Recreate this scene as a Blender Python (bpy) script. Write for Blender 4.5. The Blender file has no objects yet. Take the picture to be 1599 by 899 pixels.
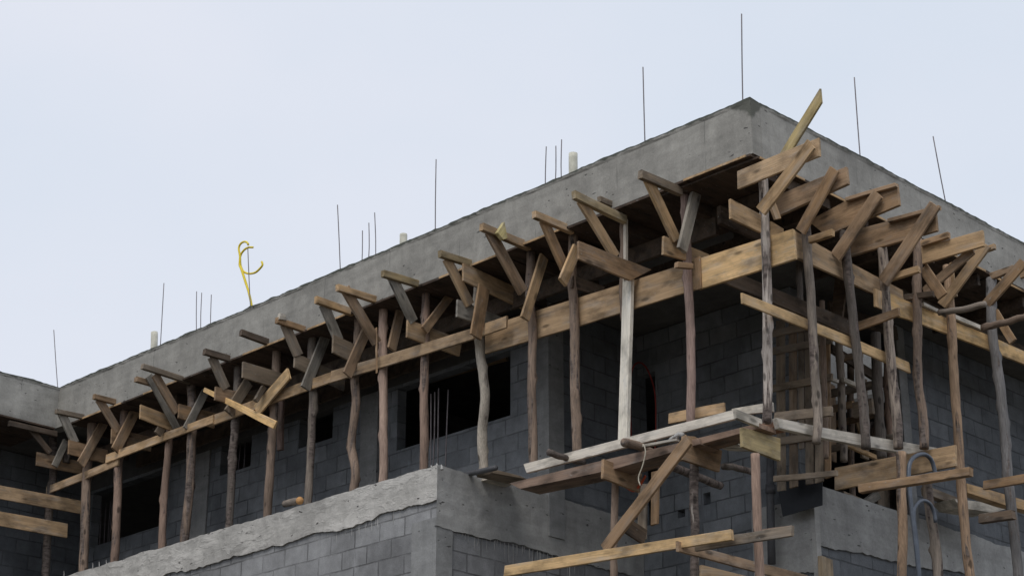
import bpy, bmesh, math, random
from mathutils import Vector, Matrix, noise
R = math.radians
random.seed(11)
scn = bpy.context.scene
COL = scn.collection

# ------------------------------------------------------------------ camera
F_PX, CX, CY = 2918.0, 799.5, 449.5
PITCH = math.atan(1179 / 2918.0)
HEAD = Vector((1, 1, 0)).normalized(); RIGHT = Vector((1, -1, 0)).normalized(); UPW = Vector((0, 0, 1))
FW = HEAD * math.cos(PITCH) + UPW * math.sin(PITCH)
UP = -HEAD * math.sin(PITCH) + UPW * math.cos(PITCH)
def ray(px, py): return FW * F_PX + RIGHT * (px - CX) + UP * (CY - py)
ZT = 10.5                                     # top of the roof slab
_d = ray(1171, 153); _t = 17.0 / math.hypot(_d.x, _d.y)
CAM = Vector((0, 0, ZT)) - _d * _t            # eye height about 1.6 m
def P(px, py, ax, val):
    d = ray(px, py); i = 'XYZ'.index(ax)
    return CAM + d * ((val - CAM[i]) / d[i])
def proj(q):
    v = q - CAM; w = v.dot(FW)
    return (CX + F_PX * v.dot(RIGHT) / w, CY - F_PX * v.dot(UP) / w)
cd = bpy.data.cameras.new('camera'); cam = bpy.data.objects.new('camera', cd); COL.objects.link(cam)
cd.sensor_width = 36.0; cd.lens = 36.0 * F_PX / 1599.0; cd.clip_end = 2000; cd.clip_start = 0.1
m3 = Matrix((RIGHT, UP, -FW)).transposed()
cam.matrix_world = Matrix.Translation(CAM) @ m3.to_4x4()
scn.camera = cam

# ------------------------------------------------------------------ light
SUN_EL, SUN_AZ = 52.0, 203.0                  # azimuth of the sun, degrees counterclockwise from +X
world = bpy.data.worlds.new('World'); scn.world = world; world.use_nodes = True
nt = world.node_tree; nt.nodes.clear()
out = nt.nodes.new('ShaderNodeOutputWorld')
bg = nt.nodes.new('ShaderNodeBackground'); bg.inputs['Strength'].default_value = 0.1
sky = nt.nodes.new('ShaderNodeTexSky'); sky.sky_type = 'NISHITA'; sky.sun_disc = False
sky.sun_elevation = R(SUN_EL); sky.sun_rotation = R(90 - SUN_AZ); sky.dust_density = 4.0; sky.air_density = 1.0
bg2 = nt.nodes.new('ShaderNodeBackground'); bg2.inputs['Strength'].default_value = 1.0
tc = nt.nodes.new('ShaderNodeTexCoord')
mp = nt.nodes.new('ShaderNodeMapping'); mp.inputs['Scale'].default_value = (2.6, 2.6, 4.4)
nz = nt.nodes.new('ShaderNodeTexNoise'); nz.inputs['Scale'].default_value = 1.3; nz.inputs['Detail'].default_value = 5
nz.inputs['Roughness'].default_value = 0.45
cr = nt.nodes.new('ShaderNodeValToRGB')
cr.color_ramp.elements[0].position = 0.30; cr.color_ramp.elements[0].color = (0.715, 0.79, 0.90, 1)
cr.color_ramp.elements[1].position = 0.72; cr.color_ramp.elements[1].color = (0.82, 0.85, 0.94, 1)
mix = nt.nodes.new('ShaderNodeMixShader'); mix.inputs[0].default_value = 0.92
L = nt.links.new
L(tc.outputs['Generated'], mp.inputs[0]); L(mp.outputs[0], nz.inputs['Vector']); L(nz.outputs['Fac'], cr.inputs[0])
L(cr.outputs[0], bg2.inputs['Color']); L(sky.outputs[0], bg.inputs['Color'])
L(bg.outputs[0], mix.inputs[1]); L(bg2.outputs[0], mix.inputs[2]); L(mix.outputs[0], out.inputs[0])
sd = bpy.data.lights.new('sun', 'SUN'); sd.energy = 1.3; sd.angle = R(25); sd.color = (1.0, 0.965, 0.92)
so = bpy.data.objects.new('sun', sd); COL.objects.link(so)
sv = Vector((math.cos(R(SUN_AZ)) * math.cos(R(SUN_EL)), math.sin(R(SUN_AZ)) * math.cos(R(SUN_EL)), math.sin(R(SUN_EL))))
so.rotation_euler = sv.to_track_quat('Z', 'Y').to_euler()
scn.view_settings.view_transform = 'Standard'; scn.view_settings.look = 'None'
scn.view_settings.exposure = 0.0; scn.view_settings.gamma = 1.0; scn.view_settings.use_curve_mapping = False

# ------------------------------------------------------------------ materials
def newmat(name, rough=0.85):
    m = bpy.data.materials.new(name); m.use_nodes = True
    n = m.node_tree.nodes; b = n['Principled BSDF']; b.inputs['Roughness'].default_value = rough
    b.inputs['Specular IOR Level'].default_value = 0.25
    return m, m.node_tree, b
def N(t, kind, **kw):
    n = t.nodes.new(kind)
    for k, v in kw.items(): setattr(n, k, v)
    return n
def ramp(t, src, p0, c0, p1, c1):
    r = N(t, 'ShaderNodeValToRGB'); e = r.color_ramp.elements
    e[0].position = p0; e[1].position = p1
    e[0].color = c0 if isinstance(c0, tuple) else (c0, c0, c0, 1); e[1].color = c1 if isinstance(c1, tuple) else (c1, c1, c1, 1)
    t.links.new(src, r.inputs[0]); return r.outputs[0]
def noi(t, vec, scale, det=4, rough=0.55, dist=0.0):
    n = N(t, 'ShaderNodeTexNoise'); n.inputs['Scale'].default_value = scale; n.inputs['Detail'].default_value = det
    n.inputs['Roughness'].default_value = rough; n.inputs['Distortion'].default_value = dist
    t.links.new(vec, n.inputs['Vector']); return n.outputs['Fac']
def mapv(t, vec, scale=(1, 1, 1), loc=(0, 0, 0)):
    m = N(t, 'ShaderNodeMapping'); m.inputs['Scale'].default_value = scale; m.inputs['Location'].default_value = loc
    t.links.new(vec, m.inputs[0]); return m.outputs[0]
def mixc(t, kind, fac, a, b):
    m = N(t, 'ShaderNodeMix', data_type='RGBA', blend_type=kind)
    for s, v in ((m.inputs[0], fac), (m.inputs[6], a), (m.inputs[7], b)):
        if hasattr(v, 'links') or hasattr(v, 'is_linked'): t.links.new(v, s)
        else: s.default_value = v
    return m.outputs[2]
def mth(t, op, a, b=None, c=None):
    m = N(t, 'ShaderNodeMath', operation=op)
    for i, v in enumerate((a, b, c)):
        if v is None: continue
        if hasattr(v, 'is_linked'): t.links.new(v, m.inputs[i])
        else: m.inputs[i].default_value = v
    return m.outputs[0]
def bump(t, b, h, strength=0.5, dist=0.01):
    bm = N(t, 'ShaderNodeBump'); bm.inputs['Strength'].default_value = strength; bm.inputs['Distance'].default_value = dist
    t.links.new(h, bm.inputs['Height']); t.links.new(bm.outputs[0], b.inputs['Normal'])
def objvec(t, ax=None):
    c = N(t, 'ShaderNodeTexCoord'); oi = N(t, 'ShaderNodeObjectInfo')
    k = mth(t, 'MULTIPLY', oi.outputs['Random'], 37.0)
    v = N(t, 'ShaderNodeVectorMath', operation='ADD'); t.links.new(c.outputs['Object'], v.inputs[0]); t.links.new(k, v.inputs[1])
    return v.outputs[0], oi

def mat_board():
    m, t, b = newmat('sawn_wood')
    v, oi = objvec(t)
    warp = mapv(t, v, (0.7, 5, 5))
    grain = noi(t, mapv(t, v, (1.2, 42, 42)), 2.0, 6, 0.65, 0.25)
    fig = noi(t, mapv(t, v, (0.55, 7, 7)), 1.6, 4, 0.5, 1.3)
    blot = noi(t, mapv(t, v, (2.0, 4, 4)), 1.5, 4, 0.6)
    vor = N(t, 'ShaderNodeTexVoronoi', feature='F1'); vor.inputs['Scale'].default_value = 1.0
    t.links.new(mapv(t, v, (2.2, 6.5, 6.5)), vor.inputs['Vector'])
    knot = ramp(t, vor.outputs['Distance'], 0.08, 0.22, 0.17, 1.0)
    g1 = ramp(t, grain, 0.30, 0.80, 0.62, 1.08)
    g2 = ramp(t, fig, 0.35, 0.76, 0.62, 1.08)
    g3 = ramp(t, blot, 0.34, 0.42, 0.56, 1.10)
    c = mixc(t, 'MULTIPLY', 1.0, oi.outputs['Color'], g1)
    c = mixc(t, 'MULTIPLY', 0.8, c, g2); c = mixc(t, 'MULTIPLY', 0.8, c, g3); c = mixc(t, 'MULTIPLY', 0.75, c, knot)
    grey = noi(t, mapv(t, v, (1.3, 5, 5)), 2.3, 3)
    gf = ramp(t, grey, 0.50, 0.0, 0.70, 0.38)
    lum = N(t, 'ShaderNodeRGBToBW'); t.links.new(c, lum.inputs[0])
    greyc = mixc(t, 'MULTIPLY', 1.0, lum.outputs[0], (0.92, 0.90, 0.86, 1))
    c = mixc(t, 'MIX', gf, c, greyc)
    # cement splashes
    sp = noi(t, mapv(t, v, (6, 14, 14)), 2.0, 5, 0.7)
    c = mixc(t, 'MIX', ramp(t, sp, 0.63, 0.0, 0.70, 0.55), c, (0.36, 0.35, 0.33, 1))
    t.links.new(c, b.inputs['Base Color']); bump(t, b, grain, 0.55, 0.006)
    return m
def mat_log():
    m, t, b = newmat('round_wood')
    v, oi = objvec(t)
    strip = noi(t, mapv(t, v, (11, 11, 1.3)), 1.3, 5, 0.6, 0.5)
    fib = noi(t, mapv(t, v, (60, 60, 5)), 1.5, 5, 0.65)
    ring = noi(t, mapv(t, v, (9, 9, 22)), 1.4, 4, 0.6)
    tone = noi(t, mapv(t, v, (4, 4, 1.2)), 1.5, 3)
    c = mixc(t, 'MULTIPLY', 1.0, oi.outputs['Color'], ramp(t, fib, 0.3, 0.6, 0.65, 1.15))
    c = mixc(t, 'MULTIPLY', 0.9, c, ramp(t, tone, 0.33, 0.62, 0.62, 1.12))
    thr = mth(t, 'SUBTRACT', strip, mth(t, 'MULTIPLY_ADD', oi.outputs['Alpha'], -0.55, 0.76))
    fac = N(t, 'ShaderNodeClamp'); t.links.new(mth(t, 'MULTIPLY', thr, 12.0), fac.inputs[0])
    bark = mixc(t, 'MIX', ramp(t, ring, 0.35, 0.0, 0.65, 1.0), (0.055, 0.042, 0.037, 1), (0.19, 0.155, 0.135, 1))
    c = mixc(t, 'MIX', fac.outputs[0], c, bark)
    vor = N(t, 'ShaderNodeTexVoronoi', feature='F1'); vor.inputs['Scale'].default_value = 1.0
    t.links.new(mapv(t, v, (8, 8, 3.4)), vor.inputs['Vector'])
    c = mixc(t, 'MULTIPLY', 0.85, c, ramp(t, vor.outputs['Distance'], 0.12, 0.22, 0.2, 1.0))
    t.links.new(c, b.inputs['Base Color'])
    h = mth(t, 'ADD', mth(t, 'MULTIPLY', fib, 0.5), mth(t, 'ADD', mth(t, 'MULTIPLY', fac.outputs[0], 0.5), mth(t, 'MULTIPLY', ring, 0.3)))
    bump(t, b, h, 0.7, 0.008)
    return m
def mat_concrete(name, base, axis, edge=None, seams=False, rough=1.0, pits=True, warm=1.0):
    m, t, b = newmat(name, 0.92)
    c = N(t, 'ShaderNodeNewGeometry'); v = c.outputs['Position']
    sep = N(t, 'ShaderNodeSeparateXYZ'); t.links.new(v, sep.inputs[0])
    u = sep.outputs[{'X': 1, 'Y': 0, 'Z': 0}[axis]]
    big = noi(t, v, 0.9, 5, 0.6); mid = noi(t, v, 4.5, 6, 0.65, 0.4); fine = noi(t, v, 38, 5, 0.7)
    strk = noi(t, mapv(t, v, (7, 7, 0.7)), 1.0, 5, 0.6); hor = noi(t, mapv(t, v, (0.9, 0.9, 9)), 1.0, 5, 0.6)
    col = mixc(t, 'MULTIPLY', 1.0, base + (1,), ramp(t, big, 0.3, 0.78, 0.7, 1.14))
    col = mixc(t, 'MULTIPLY', 1.0, col, ramp(t, mid, 0.3, 0.80, 0.68, 1.12))
    col = mixc(t, 'MULTIPLY', 0.35, col, ramp(t, strk, 0.3, 0.72, 0.62, 1.1))
    col = mixc(t, 'MULTIPLY', 0.6, col, ramp(t, hor, 0.3, 0.78, 0.6, 1.08))
    col = mixc(t, 'MULTIPLY', 1.0, col, ramp(t, fine, 0.25, 0.86, 0.7, 1.08))
    hgt = mth(t, 'ADD', mth(t, 'MULTIPLY', mid, 1.2), mth(t, 'MULTIPLY', fine, 0.35))
    if pits:
        vor = N(t, 'ShaderNodeTexVoronoi', feature='F1'); vor.inputs['Scale'].default_value = 1.0
        dv = N(t, 'ShaderNodeVectorMath', operation='ADD'); t.links.new(mapv(t, v, (6.5, 6.5, 13)), dv.inputs[0])
        nn = N(t, 'ShaderNodeTexNoise'); nn.inputs['Scale'].default_value = 9; t.links.new(v, nn.inputs['Vector'])
        t.links.new(nn.outputs['Color'], dv.inputs[1]); t.links.new(dv.outputs[0], vor.inputs['Vector'])
        gate = ramp(t, noi(t, v, 2.6, 4), 0.50, 0.0, 0.55, 1.0)
        pit = mth(t, 'MULTIPLY', ramp(t, vor.outputs['Distance'], 0.09, 1.0, 0.17, 0.0), gate)
        col = mixc(t, 'MIX', mth(t, 'MULTIPLY', pit, 0.72), col, (0.06, 0.06, 0.058, 1))
        hgt = mth(t, 'SUBTRACT', hgt, mth(t, 'MULTIPLY', pit, 1.5))
    if seams:
        wob = mth(t, 'MULTIPLY', noi(t, v, 3.0, 3), 0.03)
        fr = mth(t, 'FRACT', mth(t, 'DIVIDE', mth(t, 'ADD', mth(t, 'ADD', u, 20.13), wob), 1.22))
        ln = mth(t, 'LESS_THAN', fr, 0.010)
        gate = ramp(t, noi(t, v, 2.3, 3), 0.46, 0.0, 0.60, 0.55)
        ln = mth(t, 'MULTIPLY', ln, gate)
        col = mixc(t, 'MIX', ln, col, (0.10, 0.10, 0.095, 1))
    if edge is not None:
        e = mth(t, 'SUBTRACT', sep.outputs[2], edge)
        e = mth(t, 'ADD', e, mth(t, 'MULTIPLY', mth(t, 'SUBTRACT', noi(t, v, 9, 4), 0.5), 0.07))
        ef = ramp(t, mth(t, 'MULTIPLY', e, 30.0), 0.0, 0.0, 0.55, 0.88)
        col = mixc(t, 'MIX', ef, col, (0.055, 0.062, 0.05, 1))
        # damp patch running down from the roof corner
        ax_ = mth(t, 'MULTIPLY', mth(t, 'ADD', mth(t, 'ABSOLUTE', sep.outputs[0]), mth(t, 'ABSOLUTE', sep.outputs[1])), 3.6)
        dz = mth(t, 'MULTIPLY', mth(t, 'SUBTRACT', ZT, sep.outputs[2]), 4.2)
        d = mth(t, 'ADD', mth(t, 'MAXIMUM', ax_, 0.0), dz)
        d = mth(t, 'ADD', d, mth(t, 'MULTIPLY', mth(t, 'SUBTRACT', noi(t, v, 7, 4), 0.5), 0.9))
        col = mixc(t, 'MIX', ramp(t, d, 0.82, 0.8, 1.0, 0.0), col, (0.085, 0.088, 0.072, 1))
    if rough > 1.2:
        rid = noi(t, mapv(t, v, (1.5, 1.5, 6.0)), 1.3, 6, 0.62, 0.9)
        hgt = mth(t, 'ADD', hgt, mth(t, 'MULTIPLY', rid, 0.8))
        sm = noi(t, mapv(t, v, (1.6, 1.6, 4.0)), 1.5, 6, 0.66, 0.25)
        col = mixc(t, 'MIX', ramp(t, sm, 0.52, 0.0, 0.62, 0.4), col, tuple(min(1, x * 1.25) for x in base) + (1,))
        col = mixc(t, 'MIX', ramp(t, sm, 0.34, 0.5, 0.42, 0.0), col, tuple(x * 0.65 for x in base) + (1,))
        hgt = mth(t, 'ADD', hgt, mth(t, 'MULTIPLY', ramp(t, sm, 0.52, 0.0, 0.58, 1.0), 0.3))
        col = mixc(t, 'MULTIPLY', 0.5, col, ramp(t, rid, 0.30, 0.55, 0.38, 1.04))
    t.links.new(col, b.inputs['Base Color']); bump(t, b, hgt, 0.6 * rough, 0.012)
    return m
def mat_block(name, axis, c1, c2, mort, zoff=0.0):
    m, t, b = newmat(name, 0.95)
    g = N(t, 'ShaderNodeNewGeometry'); v = g.outputs['Position']
    sep = N(t, 'ShaderNodeSeparateXYZ'); t.links.new(v, sep.inputs[0])
    cmb = N(t, 'ShaderNodeCombineXYZ'); u = sep.outputs[1 if axis == 'X' else 0]
    nn = N(t, 'ShaderNodeTexNoise'); nn.inputs['Scale'].default_value = 2.2; nn.inputs['Detail'].default_value = 4; t.links.new(v, nn.inputs['Vector'])
    s2 = N(t, 'ShaderNodeSeparateXYZ'); t.links.new(nn.outputs['Color'], s2.inputs[0])
    t.links.new(mth(t, 'ADD', u, mth(t, 'MULTIPLY', s2.outputs[0], 0.045)), cmb.inputs[0])
    t.links.new(mth(t, 'ADD', mth(t, 'ADD', sep.outputs[2], zoff), mth(t, 'MULTIPLY', s2.outputs[1], 0.030)), cmb.inputs[1])
    br = N(t, 'ShaderNodeTexBrick'); br.offset = 0.5
    t.links.new(cmb.outputs[0], br.inputs['Vector'])
    br.inputs['Scale'].default_value = 1.0; br.inputs['Brick Width'].default_value = 0.42; br.inputs['Row Height'].default_value = 0.215
    br.inputs['Mortar Size'].default_value = 0.009; br.inputs['Mortar Smooth'].default_value = 0.25
    br.inputs['Color1'].default_value = c1 + (1,); br.inputs['Color2'].default_value = c2 + (1,); br.inputs['Mortar'].default_value = mort + (1,)
    br.inputs['Bias'].default_value = 0.0
    big = noi(t, v, 1.1, 5, 0.6); mid = noi(t, v, 7, 5, 0.6); fine = noi(t, v, 70, 4, 0.7)
    bc = br.outputs['Color']; br.inputs['Mortar'].default_value = tuple((a + b_) / 2 for a, b_ in zip(c1, c2)) + (1,)
    gj = ramp(t, noi(t, v, 1.9, 4, 0.6), 0.40, 0.15, 0.58, 1.0)
    bc = mixc(t, 'MIX', mth(t, 'MULTIPLY', br.outputs['Fac'], gj), bc, mort + (1,))
    col = mixc(t, 'MULTIPLY', 1.0, bc, ramp(t, big, 0.3, 0.66, 0.7, 1.22))
    col = mixc(t, 'MULTIPLY', 1.0, col, ramp(t, mid, 0.3, 0.82, 0.7, 1.1))
    col = mixc(t, 'MULTIPLY', 1.0, col, ramp(t, fine, 0.25, 0.8, 0.75, 1.1))
    # mortar smeared over the joints and drips
    sm = noi(t, mapv(t, v, (5, 5, 1.2)), 1.3, 5, 0.65)
    col = mixc(t, 'MIX', ramp(t, sm, 0.60, 0.0, 0.72, 0.55), col, tuple(min(1, x * 1.45) for x in c1) + (1,))
    t.links.new(col, b.inputs['Base Color'])
    h = mth(t, 'ADD', mth(t, 'MULTIPLY', br.outputs['Fac'], -1.0), mth(t, 'ADD', mth(t, 'MULTIPLY', fine, 0.35), mth(t, 'MULTIPLY', mid, 0.5)))
    bump(t, b, h, 1.0, 0.016)
    return m
def mat_plain(name, col, rough=0.7, metal=0.0, var=0.25, sc=12):
    m, t, b = newmat(name, rough)
    v, oi = objvec(t); b.inputs['Metallic'].default_value = metal
    c = mixc(t, 'MULTIPLY', 1.0, col + (1,), ramp(t, noi(t, v, sc, 4), 0.3, 1 - var, 0.7, 1 + var * 0.5))
    t.links.new(c, b.inputs['Base Color']); bump(t, b, noi(t, v, sc * 4, 3), 0.2, 0.003)
    return m

M = {}
M['board'] = mat_board(); M['log'] = mat_log()
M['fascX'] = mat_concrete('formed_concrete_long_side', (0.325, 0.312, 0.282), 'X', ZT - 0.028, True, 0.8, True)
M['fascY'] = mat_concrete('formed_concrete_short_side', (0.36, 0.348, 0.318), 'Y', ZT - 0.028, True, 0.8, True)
M['conc'] = mat_concrete('bare_concrete', (0.27, 0.27, 0.265), 'X', None, False)
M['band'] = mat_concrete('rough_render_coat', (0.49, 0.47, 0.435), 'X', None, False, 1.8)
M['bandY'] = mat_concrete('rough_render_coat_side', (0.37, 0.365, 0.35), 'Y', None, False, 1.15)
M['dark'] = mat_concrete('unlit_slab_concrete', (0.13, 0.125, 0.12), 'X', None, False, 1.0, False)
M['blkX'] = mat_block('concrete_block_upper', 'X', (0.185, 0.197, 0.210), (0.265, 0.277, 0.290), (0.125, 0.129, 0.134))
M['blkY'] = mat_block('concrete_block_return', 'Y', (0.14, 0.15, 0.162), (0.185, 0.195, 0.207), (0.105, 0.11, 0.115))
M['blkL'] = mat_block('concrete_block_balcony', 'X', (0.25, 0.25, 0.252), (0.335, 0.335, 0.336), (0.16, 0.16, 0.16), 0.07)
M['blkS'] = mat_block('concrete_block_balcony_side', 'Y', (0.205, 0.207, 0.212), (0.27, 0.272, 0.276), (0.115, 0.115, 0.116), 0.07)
M['rebar'] = mat_plain('rusty_steel', (0.20, 0.18, 0.185), 0.6, 0.4)
M['pvc'] = mat_plain('pale_pvc', (0.62, 0.60, 0.50), 0.5)
M['yellow'] = mat_plain('yellow_plastic', (0.80, 0.62, 0.04), 0.45, 0.0, 0.06)
M['steel'] = mat_plain('grey_painted_pipe', (0.11, 0.125, 0.15), 0.45, 0.3)
M['greypipe'] = mat_plain('dark_grey_pipe', (0.09, 0.09, 0.095), 0.5)
M['orange'] = mat_plain('orange_plastic', (0.55, 0.10, 0.04), 0.5)
M['redcable'] = mat_plain('red_cable_skin', (0.30, 0.04, 0.03), 0.5)
M['string'] = mat_plain('pale_string', (0.5, 0.45, 0.36), 0.9)
M['tarp'] = mat_plain('black_plastic_sheet', (0.018, 0.02, 0.024), 0.5)
M['mortar'] = mat_concrete('pale_mortar', (0.42, 0.41, 0.39), 'X', None, False, 1.2, False)
M['ground'] = mat_concrete('site_earth', (0.11, 0.10, 0.08), 'Z', None, False, 1.5, False)
M['lightboard'] = M['board']

# ------------------------------------------------------------------ helpers
def link(name, bm, mat, parent=None, mw=None, tint=None, smooth=False):
    me = bpy.data.meshes.new(name); bm.normal_update(); bm.to_mesh(me); bm.free()
    if smooth: me.polygons.foreach_set('use_smooth', [True] * len(me.polygons))
    me.materials.append(mat)
    o = bpy.data.objects.new(name, me); COL.objects.link(o)
    if mw is None: mw = Matrix.Identity(4)
    if parent is not None:
        o.parent = parent; o.matrix_local = Matrix.Translation(-parent.matrix_basis.translation) @ mw
    else: o.matrix_local = mw
    if tint: o.color = tuple(tint) + ((1.0,) if len(tint) == 3 else ())
    return o
def root(name, loc, label, cat, group=None):
    o = bpy.data.objects.new(name, None); COL.objects.link(o); o.location = loc; o.empty_display_size = 0.1
    o['label'] = label; o['category'] = cat
    if group: o['group'] = group
    return o
def tag(o, label, cat, group=None):
    o['label'] = label; o['category'] = cat
    if group: o['group'] = group
    return o
def box(bm, x0, x1, y0, y1, z0, z1):
    vs = [bm.verts.new(p) for p in ((x0, y0, z0), (x1, y0, z0), (x1, y1, z0), (x0, y1, z0), (x0, y0, z1), (x1, y0, z1), (x1, y1, z1), (x0, y1, z1))]
    for f in ((0, 3, 2, 1), (4, 5, 6, 7), (0, 1, 5, 4), (1, 2, 6, 5), (2, 3, 7, 6), (3, 0, 4, 7)): bm.faces.new([vs[i] for i in f])
def boxobj(name, x0, x1, y0, y1, z0, z1, mat, parent, tint=None):
    bm = bmesh.new(); box(bm, x0, x1, y0, y1, z0, z1); return link(name, bm, mat, parent, tint=tint)
def gridsolid(name, ax, a0, a1, us, vs, holes, mat, parent, warp=0.0):
    """a slab with rectangular openings; only its outside faces are made"""
    bm = bmesh.new(); cache = {}
    def mk(a, u, v): return {'X': (a, u, v), 'Y': (u, a, v), 'Z': (u, v, a)}[ax]
    def V(a, u, v):
        k = (a, u, v)
        if k not in cache: cache[k] = bm.verts.new(mk(a, u, v))
        return cache[k]
    nu, nv = len(us) - 1, len(vs) - 1
    solid = lambda i, j: 0 <= i < nu and 0 <= j < nv and (i, j) not in holes
    for i in range(nu):
        for j in range(nv):
            if not solid(i, j): continue
            u0, u1, v0, v1 = us[i], us[i + 1], vs[j], vs[j + 1]
            for a in (a0, a1): bm.faces.new([V(a, u0, v0), V(a, u1, v0), V(a, u1, v1), V(a, u0, v1)])
            for (di, dj, e) in ((-1, 0, ((u0, v0), (u0, v1))), (1, 0, ((u1, v0), (u1, v1))), (0, -1, ((u0, v0), (u1, v0))), (0, 1, ((u0, v1), (u1, v1)))):
                if not solid(i + di, j + dj):
                    (p, q), (r_, s) = e
                    bm.faces.new([V(a0, p, q), V(a1, p, q), V(a1, r_, s), V(a0, r_, s)])
    bmesh.ops.recalc_face_normals(bm, faces=bm.faces)
    return link(name, bm, mat, parent)
AXV = {'X': Vector((1, 0, 0)), 'Y': Vector((0, 1, 0)), 'Z': Vector((0, 0, 1))}
def perp_m(p, n, dpx, wpx):
    """metres that span wpx pixels across a line whose picture direction is dpx"""
    a = proj(p); b = proj(p + n * 0.1)
    dx, dy = (b[0] - a[0]) * 10, (b[1] - a[1]) * 10
    l = math.hypot(*dpx); c = abs(dx * dpx[1] - dy * dpx[0]) / l
    return wpx / max(c, 1e-3)
def plank(name, ax, val, a, b, w, t, tint, parent=None, w2=None, mat=None, val2=None, cut=(0, 0), rag=0.002, bow=None):
    """a sawn board between two points of a plane, its face in that plane and its thickness going away from it;
    val2 lets the far end lie on another plane; w in picture pixels across, t in metres"""
    pa, pb = P(a[0], a[1], ax, val), P(b[0], b[1], ax, val if val2 is None else val2)
    X = (pb - pa); Ln = X.length; X.normalize()
    Zv = (AXV[ax] - X * AXV[ax].dot(X)).normalized(); Y = Zv.cross(X)
    d = (b[0] - a[0], b[1] - a[1])
    wa = perp_m(pa, Y, d, w); wb = perp_m(pb, Y, d, w if w2 is None else w2)
    n = max(3, int(Ln / 0.22)); bm = bmesh.new(); rings = []
    ch = min(0.004, t * 0.2); bw = random.uniform(-1, 1) * 0.006 * Ln if bow is None else bow; sd_ = random.random() * 99
    if cut == (0, 0): cut = (random.uniform(-.12, .12), random.uniform(-.12, .12))
    for i in range(n + 1):
        s = i / n; h = (wa + (wb - wa) * s) / 2; x = s * Ln
        o1 = noise.noise(Vector((x * 2.1, sd_, 0))) * rag * 2.0; o2 = noise.noise(Vector((x * 2.1, sd_, 7))) * rag * 2.0
        bz = bw * 4 * s * (1 - s)
        c1 = cut[0] if i == 0 else (cut[1] if i == n else 0)
        ring = []
        for (yy, zz) in ((-h + ch, 0), (h - ch, 0), (h, ch), (h, t - ch), (h - ch, t), (-h + ch, t), (-h, t - ch), (-h, ch)):
            off = o1 if yy > 0 else o2
            ring.append(bm.verts.new((x + c1 * yy + (random.uniform(-.006, .006) if i in (0, n) else 0), yy + off, zz + bz + random.uniform(-1, 1) * 0.0006)))
        rings.append(ring)
    for r0, r1 in zip(rings, rings[1:]):
        for k in range(8): bm.faces.new((r0[k], r0[(k + 1) % 8], r1[(k + 1) % 8], r1[k]))
    bm.faces.new(rings[0][::-1]); bm.faces.new(rings[-1])
    bmesh.ops.recalc_face_normals(bm, faces=bm.faces)
    mw = Matrix.Translation(pa) @ Matrix((X, Y, Zv)).transposed().to_4x4()
    return link(name, bm, mat or M['board'], parent, mw, vary(tint))
def quad(name, ax, val, pts, t, tint, parent=None, mat=None):
    """a board whose cut outline is given by its corners in one plane"""
    Q = [P(x, y, ax, val) for x, y in pts]
    e = [(Q[(i + 1) % len(Q)] - Q[i]) for i in range(len(Q))]
    X = max(e, key=lambda v: v.length).normalized(); Zv = AXV[ax]; Y = Zv.cross(X)
    o0 = Q[0]; bm = bmesh.new()
    lo = [bm.verts.new(((q - o0).dot(X), (q - o0).dot(Y), 0)) for q in Q]
    hi = [bm.verts.new((v.co.x, v.co.y, t)) for v in lo]
    bm.faces.new(lo); bm.faces.new(hi[::-1])
    for i in range(len(lo)):
        j = (i + 1) % len(lo); bm.faces.new((lo[i], hi[i], hi[j], lo[j]))
    bmesh.ops.bevel(bm, geom=list(bm.edges), offset=min(0.003, t * .2), segments=1, affect='EDGES')
    bmesh.ops.recalc_face_normals(bm, faces=bm.faces)
    mw = Matrix.Translation(o0) @ Matrix((X, Y, Zv)).transposed().to_4x4()
    return link(name, bm, mat or M['board'], parent, mw, vary(tint, .9, 1.1))
def catmull(pts, step):
    res = []; P_ = [pts[0] * 2 - pts[1]] + pts + [pts[-1] * 2 - pts[-2]]
    for i in range(1, len(P_) - 2):
        p0, p1, p2, p3 = P_[i - 1:i + 3]; n = max(2, int((p2 - p1).length / step))
        for k in range(n):
            s = k / n
            res.append(0.5 * ((2 * p1) + (p2 - p0) * s + (2 * p0 - 5 * p1 + 4 * p2 - p3) * s * s + (3 * p1 - p0 - 3 * p2 + p3) * s ** 3))
    res.append(pts[-1]); return res
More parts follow.
